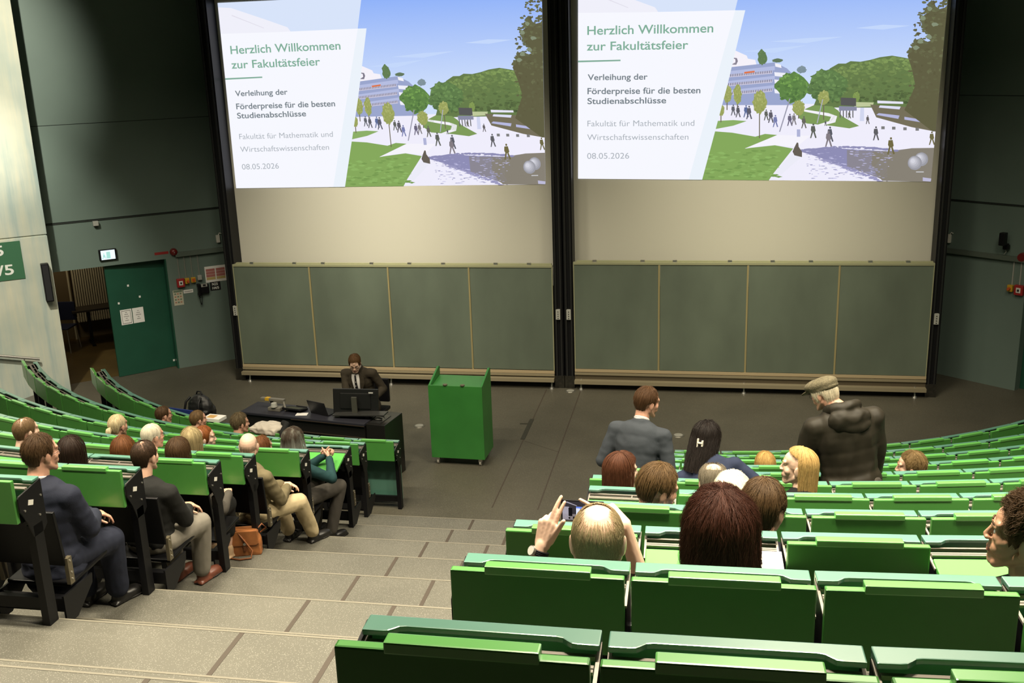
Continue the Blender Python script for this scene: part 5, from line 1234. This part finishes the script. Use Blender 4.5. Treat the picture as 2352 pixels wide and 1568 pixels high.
seated('blonde woman with a rounded bob seen from behind near the man in the flat cap', 3, 2.52, (2.51, -6.97, 1.665), hyaw=D(5), male=False, top=C_BLK, trousers=C_BLK, hair=BOB, hairm=hairmat('hair_honey_blonde', (.52, .33, .11)), strands=700, seed=38)
seated('man with curly light brown hair in profile beside the flat cap man', 4, 3.59, (3.54, -7.75, 2.01), hyaw=D(82), sk=SK_A, top=C_DKGREY, trousers=C_DKGREY, hair=dict(front=.085, side=-.005, back=-.06, th=.017, amp=.009, frizz=.008, curl=.003), hairm=hairmat('hair_dull_blond', (0.21, 0.135, 0.055)), strands=900, voxel=.005, seed=39)
seated('man with curly brown hair seen in close profile beside the opened desk', 9, 2.93, (2.925, -12.37, 3.685), hyaw=D(72), hpitch=D(6), sk=SK_C, top=C_DKGREY, trousers=C_DKGREY, hair=dict(front=.088, side=-.01, back=-.07, th=.024, amp=.015, frizz=.012, curl=.006, lock=1.6, face=(.75, 1.0)), hairm=H_BROWN, strands=3000, voxel=.0035, seed=40)
pm = seated('man with thin grey blond hair holding up a smartphone with both hands', 9, 1.60, (1.62, -12.42, 3.62), hyaw=D(4), hpitch=D(4), sk=SK_D, top=mat('charcoal_shirt', (0.06, 0.052, 0.042), .8, var=.1, bump=.2, bscale=120), topname='shirt', sleeve=.62, trousers=C_DKGREY, hair=dict(front=.05, side=-.02, back=-.07, th=.001, amp=.003, frizz=.003, start=.62, thin=.22), hairm=hairmat('hair_thin_ash', (.42, .33, .19)), strands=6000, srad=.0005, hs=1.10, voxel=.0042, seed=41,
       wr=V(.070, .275, 1.015), wl=V(-.225, .295, .915), elbow_r=V(.25, .15, -1), elbow_l=V(-.5, .1, -1),
       hand_r=dict(f=V(-.72, .25, .55), n=V(-.55, .45, -.70), curls=(6, 62, 68, 72), spread=.05, thumbdir=V(-.95, -.05, -.02)),
       hand_l=dict(f=V(.24, .20, .95), n=V(.48, .86, -.1), curls=(6, 8, 50, 58), spread=.05, thumbdir=V(.50, -.15, .85)))

# ------------------------------------------------------------------ people standing in the rows
person('young man in a grey suit standing with his back turned in the rows', (1.47, -7.90, tread(4)), D(-14), (1.54, -7.75, 2.475), hyaw=D(-52), hpitch=D(-10), sit=False, sk=SK_B, top=C_GREYS, trousers=C_GREYS, shoes=M_SHOEBLK, collar=C_WHITE, hair=SHORT, hairm=hairmat('hair_chestnut', (0.10, 0.05, 0.022)), strands=1500,
       wr=V(.17, .24, .98), wl=V(-.20, .20, .94), elbow_r=V(.35, -.8, -.1), elbow_l=V(-.45, -.8, -.1), hip=V(-.02, -.06, .90), jacket_len=.22, cvoxel=.012, seed=51, sw=.192, bulk=1.03)
cl = person('woman with long black hair in a pale clip, navy top, bending over desks', (1.99, -8.52, tread(5)), D(-6), (1.995, -8.40, 2.438), hyaw=D(-22), hpitch=D(-12), sit=False, male=False, sk=SK_C, top=C_NAVYT, topname='shirt', trousers=C_BLK, shoes=M_SHOEBLK, hair=dict(front=.08, side=-.26, back=-.33, th=.016, amp=.014, frizz=.012, long=True, flare=.02, face=(.95, 1.25), backlean=.28, wave=.014, lock=1.5, clump=.5), hairm=H_BLACK, strands=3600, hip=V(.12, -.16, .76),
       knees=(V(.14, .12, .42), V(-.08, .12, .42)), ankles=(V(.12, -.05, .085), V(-.10, -.05, .085)), wr=V(.36, .20, .66), wl=V(-.04, .30, .74), elbow_r=V(.9, -.5, .1), elbow_l=V(0, .3, -1), sw=.185, bulk=1.05, seed=52)
cp = person('man in a flat tweed cap and dark hooded jacket standing in the rows', (2.93, -8.42, tread(5)), D(14), (2.800, -8.36, 2.79), hyaw=D(50), hpitch=D(-20), sit=False, sk=SK_B, top=C_WAX, topname='coat', trousers=C_DKGREY, shoes=M_SHOEBLK, hair=dict(front=.02, side=-.065, back=-.105, th=.014, amp=.010, frizz=.010, start=.50, lock=1.4), hairm=hairmat('hair_white_blonde', (.74, .66, .50)), strands=2200, srad=.0007, spec=M_SPECS,
       wr=V(.30, .12, .80), wl=V(-.27, .16, .82), elbow_r=V(.5, -.8, 0), elbow_l=V(-.5, -.8, 0), jacket_len=.34, cvoxel=.012, wrinkle=.015, sw=.205, bulk=1.24, nsh=V(.055, -.02, .030), wf=(7, 7, 4), hip=V(.06, -.06, .90), seed=53, hs=.95)
# ------------------------------------------------------------------ the speaker at the desk
sp = person('man in a dark suit and dotted tie reading at the black stage desk', (-2.56, -2.62, 0), D(176), (-2.607, -2.90, 1.235), hyaw=D(192), hpitch=D(-26), sk=SK_D, top=C_BROWNS, trousers=C_BROWNS, shoes=M_SHOEBLK, collar=C_WHITE, hair=dict(front=.062, side=-.02, back=-.06, th=.013, amp=.006, frizz=.005), hairm=hairmat('hair_warm_brown', (0.12, 0.062, 0.024)), strands=900, spec=M_SPECS,
       wr=V(.06, .50, .86), wl=V(-.27, .33, .80), elbow_r=V(.3, -.5, -.8), elbow_l=V(-.3, -.6, -.6), nsh=V(0, 0, .03), jacket_len=.1, cvoxel=.010, seed=61, sw=.200, bulk=1.0)
# ------------------------------------------------------------------ details worn or held
def torso_front(f, t, x, out):
    """a point on the front of a figure's chest: t along the spine, x across"""
    ys = ((0.0, .135), (.24, .130), (.46, .124), (.66, .128), (.82, .104), (.92, .078), (1.02, .055))
    for (a, ya), (b, yb) in zip(ys, ys[1:]):
        if a <= t <= b: y = ya+(yb-ya)*(t-a)/(b-a); break
    else: y = .055
    y = y*1.10*math.sqrt(max(0, 1-(x/.22)**2))+out
    return f['H']+f['up']*(f['L']*t)+f['fw']*y+f['rt']*x
def front_patch(f, ts, wfn, out, name, m, parent, nx=6):
    mb = MB(); vs = []
    for t in ts:
        w = wfn(t); vs += [torso_front(f, t, -w+2*w*i/nx, out) for i in range(nx+1)]
    nt = len(ts); n = nx+1
    vs2 = [v-f['fw']*.006 for v in vs]; o = len(vs)
    fs = [[j*n+i, j*n+i+1, (j+1)*n+i+1, (j+1)*n+i] for j in range(nt-1) for i in range(nx)]
    fs += [[o+q for q in reversed(x)] for x in fs]
    mb.add(vs+vs2, fs, 0, True); return mb.build(name, m, parent)
ts = [0.22+0.066*i for i in range(12)]
front_patch(sp, ts, lambda t: .012+.050*max(0, min(1, (t-.2)/.70)), .022, 'shirt_front', C_WHITE, sp['root'])
M_TIE = mat('black_tie', (0.008, 0.008, 0.010), 0.5)
tie = front_patch(sp, [0.26+0.075*i for i in range(10)], lambda t: .030-.020*max(0, min(1, (t-.3)/.6)), .034, 'tie', M_TIE, sp['root'], 3)
mb = MB()
for i, (t, x) in enumerate(((.34, .008), (.44, -.009), (.53, .006), (.62, -.006), (.71, .004), (.80, -.003))): mb.ell(torso_front(sp, t, x, .037), (.0055, .0055, .0055))
mb.build('dots', C_WHITE, tie)
for s in (-1, 1):
    mb = MB(); vs = []
    for t, a, b in ((.98, .052, .070), (.86, .060, .115), (.76, .058, .120), (.60, .045, .075), (.36, .024, .034)):
        vs += [torso_front(sp, t, s*a, .030), torso_front(sp, t, s*b, .032)]
    vs2 = [v-sp['fw']*.012 for v in vs]; fs = [[2*i, 2*i+1, 2*i+3, 2*i+2] for i in range(4)]; fs += [[10+q for q in reversed(x)] for x in fs]+[[2*i+1, 2*i+11, 2*i+13, 2*i+3] for i in range(4)]
    mb.add(vs+vs2, fs); mb.build('lapel', C_BROWNS, sp['root'])
# flat cap and hood
M_CAP = mat('olive_tweed', (0.125, 0.105, 0.060), 0.85, var=.28, vscale=60, bump=.5, bscale=120)
def HW(f, *q): return f['hc']+f['Rh'] @ (V(*q)*f['hs'])
RC = cp['Rh'] @ Matrix.Rotation(D(-10), 3, 'X'); h = cp['hs']
mb = MB(); mb.ell(HW(cp, 0, -.010, .070), (.100*h, .124*h, .058*h), R=RC, nu=24, nv=14); mb.ell(HW(cp, 0, .055, .072), (.088*h, .088*h, .042*h), R=RC, nu=20, nv=12); mb.ell(HW(cp, 0, -.02, .040), (.094*h, .116*h, .034*h), R=RC, nu=20, nv=12)
cap_ob = remesh(mb, 'flat_cap', M_CAP, .006, 4, cp['root'], .002, 5)
mb = MB(); mb.ell(HW(cp, 0, .128, .032), (.076*h, .056*h, .010*h), R=cp['Rh'] @ Matrix.Rotation(D(-24), 3, 'X'), nu=20); remesh(mb, 'peak', M_CAP, .005, 2, cap_ob)
mb = MB(); N_, u_, r_, f_ = cp['N'], cp['up'], cp['rt'], cp['fw']
for i in range(24):
    t = 2*PI*i/24; a = N_+r_*.092*math.cos(t)+f_*(.085*math.sin(t)-.01)+u_*(.030-.022*math.sin(t)); mb.ell(a, (.034, .034, .036))
mb.ell(N_-f_*.105-u_*.035, (.155, .060, .080), R=cp['RT']); mb.ell(N_-f_*.115+r_*.03-u_*.075, (.120, .050, .055), R=cp['RT'])
remesh(mb, 'hood', C_WAX, .010, 3, cp['root'], .014, 9, wfreq=(9, 9, 12))
mb = MB(); q = cp['N']-cp['rt']*.20+cp['fw']*.0-cp['up']*.045; mb.cyl(q-cp['fw']*.05, q-cp['fw']*.062, .014, n=12); mb.build('snap_button', M_STEEL, cp['root'])
# hair clip
mb = MB(); 
for s in (-1, 1): mb.box(HW(cl, .012+s*.018, -.152, -.012), (.011, .018, .062 if s < 0 else .044), R=cl['Rh'])
mb.box(HW(cl, .014, -.156, -.010), (.04, .016, .012), R=cl['Rh']); mb.build('hair_clip', mat('cream_clip', (.72, .68, .58), .35), cl['root'], bevel=.003)
pn_ = [o for o in S.objects if o.get('label', '').startswith('woman with platinum')][0]
mb = MB(); Ry = Matrix.Rotation(D(-14)-pn_.rotation_euler.z, 3, 'Z'); hc_ = Matrix.Rotation(-pn_.rotation_euler.z, 3, 'Z') @ (V(-3.70, -6.79, 1.75)-pn_.location)
for a, r in (((0, -.112, -.005), .022), ((0, -.135, -.02), .030), ((0, -.145, -.06), .032), ((0, -.140, -.11), .022), ((0, -.13, -.15), .008)): mb.ell(hc_+Ry @ V(*a), (r, r*.8, r*1.3))
remesh(mb, 'ponytail', H_PALEB, .006, 2, pn_, .006, 3, wfreq=(40, 40, 6))
# smartphone held up, and the watch
R = Matrix.Rotation(D(-6), 3, 'Z') @ Matrix.Rotation(D(-2), 3, 'Y') @ Matrix.Rotation(D(-8), 3, 'X')
PHL = V(1.537, -12.135, 3.588)
ph = thing('smartphone', 'black smartphone held up sideways showing the stage on its screen', 'phone', PHL)
ph.rotation_euler = R.to_euler()
mb = MB(); mb.box((0, 0, 0), (.156, .0085, .076)); mb.build('case', M_BLACK, ph, bevel=.003)
cols = [emis('phone_dark', rgb(58, 54, 58)), emis('phone_grey', rgb(170, 164, 176)), emis('phone_blue', rgb(110, 140, 235)), emis('phone_white', rgb(232, 236, 250)), emis('phone_black', rgb(22, 20, 22)), emis('phone_floor', rgb(136, 126, 126))]
mb = MB()
def pr(x0, z0, x1, z1, mi, l): mb.bbox((x0, -.0046-.0001*l, z0), (x1, -.0045-.0001*l, z1), mi)
pr(-.072, -.034, .050, .034, 0, 0); pr(-.072, -.034, -.048, .014, 1, 1); pr(-.072, -.034, .050, -.012, 5, 1)
pr(-.022, -.010, .010, .016, 2, 2); pr(.013, -.010, .046, .018, 2, 2); pr(-.022, -.010, -.008, .010, 3, 3); pr(.013, -.010, .026, .012, 3, 3); pr(-.022, -.014, .046, -.010, 3, 2)
pr(.0105, -.018, .0125, .030, 4, 3); pr(-.050, -.020, -.036, .010, 4, 2)
for a in range(6): pr(-.05+a*.016, -.030, -.044+a*.016, -.024+.003*(a % 2), 4, 3)
mb.prism([(-.06, .030), (-.02, .018), (-.018, .020), (-.055, .033)], -.0050, -.0049, axis='y', mi=1); mb.prism([(.012, .022), (.046, .030), (.046, .033), (.012, .025)], -.0050, -.0049, axis='y', mi=1)
mb.build('display', cols, ph)
wv = pm['W'][-1]; fd = (pm['W'][-1]-pm['EL'][-1]).normalized(); wp = wv-fd*.030; nb = V(-.72, -.62, .3); nb = (nb-fd*nb.dot(fd)).normalized()
mb = MB(); sd = fd.cross(nb)
ring = [wp+(nb*math.cos(t)+sd*math.sin(t))*.0305 for t in [2*PI*i/24 for i in range(25)]]
for a in (-.006, 0, .006): mb.tube([q+fd*a for q in ring], .0045, n=6)
wt = mb.build('wristwatch', M_BLACK, pm['root'])
mb = MB(); c = wp+nb*.036; mb.cyl(c-nb*.005, c+nb*.004, .019, n=24); mb.cyl(c+nb*.004, c+nb*.005, .0165, n=24, mi=1); mb.build('watch_case', [M_STEEL, mat('watch_face', (.62, .60, .54), .3)], wt)

# ------------------------------------------------------------------ stage desk and what lies on it
DU = V(.985, -.172, 0); DV = V(.172, .985, 0); DROTZ = math.atan2(-.172, .985)
DF = V(-3.91, -3.70, 0)                                      # front corner at the door end
def dk(u, v, z): return DF+DU*u+DV*v+V(0, 0, z)
ds = thing('stage_desk', 'long black desk on the stage in front of the speaker', 'desk', DF, DROTZ)
M_DESK = mat('black_desk_front', (0.012, 0.011, 0.010), 0.32); M_DTOP = mat('blue_black_desk_top', (0.022, 0.022, 0.030), 0.42)
mb = MB(); mb.bbox((-.02, -.02, .765), (1.80, .40, .800)); mb.build('desk_top', M_DTOP, ds, bevel=.008)
mb = MB(); mb.bbox((0, 0, .12), (1.79, .025, .765)); mb.build('front_panel', M_DESK, ds)
mb = MB()
mb.bbox((0.75, -.028, .764), (1.80, -.020, .771)); mb.bbox((0.75, -.012, .600), (1.80, -.001, .612)); mb.build('rail', mat('dark_bronze_rail', (0.10, 0.075, 0.055), .3, metal=.6), ds)
for u in (.03, 1.76):
    mb = MB(); mb.bbox((u, .03, 0), (u+.03, .38, .765)); mb.build('side_panel', M_DESK, ds)
mb = MB(); mb.bbox((1.80, .02, 0.0), (2.06, .52, .790)); pe = mb.build('pedestal', M_DESK, ds, bevel=.006)
mb = MB(); mb.bbox((1.83, .06, .790), (1.98, .36, .797)); mb.build('control_panel', mat('panel_black', (.02, .02, .02), .25), pe)
mn = thing('monitor', 'black computer monitor seen from behind on the stage desk', 'monitor', dk(1.55, .26, .80), DROTZ+.20)
RM = Matrix.Rotation(D(-8), 3, 'X')
mb = MB(); mb.box((0, 0, .185), (.595, .028, .325), R=RM); mb.box((0, -.012, .195), (.40, .03, .20), R=RM); mb.build('housing', mat('monitor_black', (.010, .010, .010), .35), mn, bevel=.008)
mb = MB(); mb.box((.215, -.040, .315), (.058, .003, .016), R=RM); mb.box((-.215, .002, .050), (.050, .003, .018), R=RM); mb.build('sticker', mat('pale_sticker', (.45, .45, .42), .5), mn)
mb = MB(); mb.bbox((-.035, -.085, -.045), (.035, -.055, .265)); mb.bbox((-.02, -.06, .10), (.02, .0, .18)); mb.build('stand', mat('stand_grey', (.085, .085, .068), .4, metal=.3), mn, bevel=.004)
mb = MB(); mb.box((.0, .015, .012), (.26, .20, .012)); mb.build('foot', M_BLACK, mn, bevel=.004)
kt = thing('keyboard_shelf', 'thin dark shelf under the monitor reaching past the desk end', 'shelf', dk(1.62, .20, .80), DROTZ+.10)
mb = MB(); mb.box((.02, -.02, .055), (.70, .16, .018), R=Matrix.Rotation(D(-3), 3, 'Y')); mb.build('board', mat('shelf_grey', (.03, .03, .028), .35), kt, bevel=.004)
mb = MB(); mb.bbox((-.25, -.05, 0), (-.20, .02, .05)); mb.bbox((.10, -.05, 0), (.15, .02, .05)); mb.build('support', M_BLACK, kt)
lp = thing('laptop', 'open black laptop seen from behind between the paper and the monitor', 'laptop', dk(1.07, .14, .80), DROTZ-.22)
mb = MB(); mb.bbox((-.15, .02, .001), (.15, .23, .014)); mb.build('base', M_BLACK, lp, bevel=.003)
mb = MB(); mb.box((0, -.020, .098), (.30, .008, .200), R=Matrix.Rotation(D(18), 3, 'X')); mb.build('lid', mat('laptop_lid', (.014, .014, .015), .45), lp, bevel=.003)
dc = thing('document_camera', 'grey document camera with a yellow label at the door end of the stage desk', 'document camera', dk(.42, .10, .80), DROTZ)
M_DC = mat('camera_grey', (.16, .15, .125), .45)
mb = MB(); mb.bbox((-.09, .0, 0), (.09, .16, .05)); mb.build('base', M_DC, dc, bevel=.01)
mb = MB(); mb.tube([(-.05, .08, .05), (-.09, .09, .13)], .02); mb.build('arm', M_BLACK, dc)
mb = MB(); mb.bbox((-.23, .06, .115), (.12, .115, .150)); hd = mb.build('head', M_DC, dc, bevel=.006)
mb = MB(); mb.bbox((-.16, .058, .118), (-.10, .117, .153)); mb.build('label', M_YEL, hd)
mb = MB(); mb.cyl((0, .02, .06), (0, .02, .11), .045, .035, n=16); mb.build('lens', M_GREY, dc)
mb = MB(); mb.tube([(.10, .085, .14), (.16, .04, .01)], .016); mb.build('prop', M_DC, dc)
cpn = thing('control_tablet', 'black control panel lying on the stage desk beside the document camera', 'control panel', dk(.68, .20, .80), DROTZ-.05)
mb = MB(); mb.box((0, 0, .03), (.28, .18, .022), R=Matrix.Rotation(D(-12), 3, 'X')); mb.bbox((-.12, .03, 0), (.12, .06, .03)); mb.build('housing', M_BLACK, cpn, bevel=.005)
mb = MB(); mb.box((0, -.01, .0425), (.20, .12, .002), R=Matrix.Rotation(D(-12), 3, 'X')); mb.build('display', mat('panel_olive', (.05, .05, .035), .3), cpn)
pn = MB(); a = dk(.60, .36, .808); pn.cyl(a, a+DU*.17-DV*.02, .006); tag(pn.build('pen', M_BLACK), 'black pen lying behind the control panel on the stage desk', 'pen')
def paper(name, label, loc, rz, w, d, h=.0015, m=None, cat='paper', group=None):
    mb = MB(); mb.bbox((-w/2, -d/2, 0), (w/2, d/2, h)); return tag(mb.build(name, m or M_PAPER, None, loc, rz), label, cat, group)
paper('paper_sheet', 'folded white sheet on the stage desk beside the laptop', dk(.84, .10, .8005), DROTZ+.3, .15, .10, .003)
ms = MB(); ms.ell(dk(1.90, .18, .81), (.05, .035, .018)); tag(ms.build('computer_mouse', mat('mouse_grey', (.10, .10, .095), .35)), 'grey computer mouse on the pedestal end of the stage desk', 'mouse')
cb = MB(); cb.tube([dk(1.86+.09*math.cos(t), .25+.06*math.sin(t), .802) for t in [i*.25 for i in range(20)]], .004, n=6); tag(cb.build('cable', M_GREY), 'thin grey cable coiled on the end of the stage desk', 'cable')
oc = thing('office_chair', 'black chair under the speaker behind the stage desk', 'chair', (-2.56, -2.56, 0), D(176))
mb = MB(); mb.box((0, .02, .445), (.46, .44, .05)); mb.build('seat', M_BLACK, oc, bevel=.015)
mb = MB(); mb.box((0, -.235, .68), (.42, .05, .34)); mb.build('backrest', M_BLACK, oc, bevel=.015)
mb = MB(); mb.cyl((0, 0, .08), (0, 0, .42), .03); mb.box((0, -.23, .50), (.05, .02, .2)); mb.build('column', M_STEEL, oc)
for i in range(5):
    t = 2*PI*i/5; mb = MB(); mb.tube([(0, 0, .09), (.26*math.cos(t), .26*math.sin(t), .05)], .016); mb.cyl((.26*math.cos(t), .26*math.sin(t)-.015, .028), (.26*math.cos(t), .26*math.sin(t)+.015, .028), .027, n=12); mb.build('leg', M_BLACK, oc)

# ------------------------------------------------------------------ things lying about
bc = thing('stacking_chair', 'blue plastic chair on the stage in front of the first row, under the backpack', 'chair', (-4.80, -3.36, 0), D(-14))
M_BLUEP = mat('blue_plastic', (.018, .035, .17), .4)
mb = MB(); mb.prism([(-.24, .50), (.24, .50), (.24, .70), (.20, .75), (-.20, .75), (-.24, .70)], -.205, -.185, axis='y'); mb.build('backrest', M_BLUEP, bc, bevel=.006)
mb = MB(); mb.box((0, .02, .45), (.46, .42, .025)); mb.build('seat', M_BLUEP, bc, bevel=.008)
for sx in (-1, 1):
    for sy in (-1, 1): mb = MB(); mb.tube([(sx*.19, sy*.17+.02, .44), (sx*.22, sy*.22+.02, 0)], .012); mb.build('leg', M_STEEL, bc)
bp = thing('backpack', 'black backpack standing on the blue chair before the front row', 'backpack', (-4.68, -3.30, .463), D(165))
M_BAGB = mat('black_nylon', (.012, .012, .012), .5, var=.3, vscale=12)
mb = MB(); mb.ell((0, .02, .21), (.20, .12, .22)); mb.box((0, .02, .11), (.34, .20, .20)); mb.ell((0, -.10, .16), (.14, .07, .13)); remesh(mb, 'bag_body', M_BAGB, .012, 4, bp, .010, 4)
for s in (-1, 1):
    mb = MB(); mb.tube([(s*.09, .10, .40), (s*.11, .17, .35), (s*.12, .21, .22), (s*.11, .13, .06)], .016); mb.build('shoulder_strap', M_BLACK, bp)
mb = MB(); mb.tube([(-.05, .02, .42), (-.03, .02, .46), (.03, .02, .46), (.05, .02, .42)], .010); mb.build('grab_handle', M_BLACK, bp)
# leather satchel on the stairs side floor
sb = thing('satchel', 'tan leather satchel standing on the step at the stair end of a row', 'bag', (-1.70, -8.33, tread(5)+.0), D(16))
M_TANL = mat('tan_leather', (.34, .125, .038), .5, var=.22, vscale=14); M_TAND = mat('dark_tan_leather', (.22, .075, .025), .5)
mb = MB(); mb.prism([(-.125, .0), (.125, .0), (.105, .215), (-.105, .215)], -.05, .05, axis='y'); 
for s in (-1, 1): mb.ell((s*.10, 0, .09), (.03, .05, .09))
remesh(mb, 'bag_body', M_TANL, .007, 4, sb, .004, 3)
mb = MB(); mb.prism([(-.113, .11), (-.09, .095), (.09, .095), (.113, .11), (.106, .222), (-.106, .222)], -.062, -.052, axis='y'); mb.bbox((-.104, -.06, .212), (.104, .04, .224)); fl2 = mb.build('flap', M_TANL, sb, bevel=.004)
mb = MB(); mb.bbox((-.012, -.068, .055), (.012, -.060, .15)); mb.cyl((0, -.066, .115), (0, -.074, .115), .012, n=14, mi=1); mb.build('buckle_strap', [M_TAND, M_STEEL], fl2)
mb = MB(); mb.tube([(-.10, .0, .215), (-.06, -.05, .228), (.0, -.075, .15), (.06, -.085, .06), (.05, -.12, .012), (-.04, -.13, .010), (-.13, -.09, .010), (-.13, -.02, .03)], .007, n=6); mb.tube([(.10, 0, .21), (.14, .01, .25), (.17, .02, .21), (.12, .02, .17)], .007, n=6); mb.build('strap', M_TAND, sb)
dp, dth = row_pt(1, -4.02, -.10)
pb = paper('paper_folder', 'white and orange paper folder lying on the front row desks', (dp.x, dp.y, desk_top(1)+.062), dth+.2, .24, .16, .04)
pb.data.materials.append(M_ORANGE)
mb = MB(); mb.bbox((-.09, -.05, .0402), (.02, .05, .0412)); mb.build('orange_patch', mat('orange_print', (.55, .32, .10), .6), pb)
dp, dth = row_pt(1, -3.18, -.09)
ct = thing('folded_coat', 'pale beige coat folded over the front row desks beside the tweed jacket man', 'coat', (dp.x, dp.y, desk_top(1)-.03), dth)
mb = MB(); mb.ell((0, .0, .115), (.21, .13, .045)); mb.ell((.03, .08, .06), (.17, .06, .09)); mb.box((-.02, -.02, .09), (.36, .2, .06)); remesh(mb, 'coat_folds', mat('pale_beige_cloth', (.50, .45, .38), .85, var=.1), .010, 4, ct, .016, 8)
mb = MB(); mb.tube([(.17, .06, .16), (.25, .02, .17), (.28, -.13, .12), (.30, -.14, -.10), (.31, -.10, -.30)], .035); mb.build('black_sleeve', C_BLK, ct)
dpk, dthk = row_pt(9, 2.175, -.30)
paper('paper_sheet', 'white sheets on the opened desk beside the mahogany haired woman', (2.175, -12.035, desk_top(9)-.050), .05, .15, .20, .006).rotation_euler = (D(14), 0, .05)

# ------------------------------------------------------------------ empty seats near the stairs on the door side
busy = {(8, 0), (7, 0), (6, 0), (5, 0), (4, 0)}
for k in range(2, 9):
    for n in range(0, 3):
        if (k, n) in busy: continue
        place_seat(k-1, END_L[k]-UW*(n+.5), False, 'black folded seat, %s from the stairs before the %s desk row, door side' % (ORD[n+1], ORD[k]))
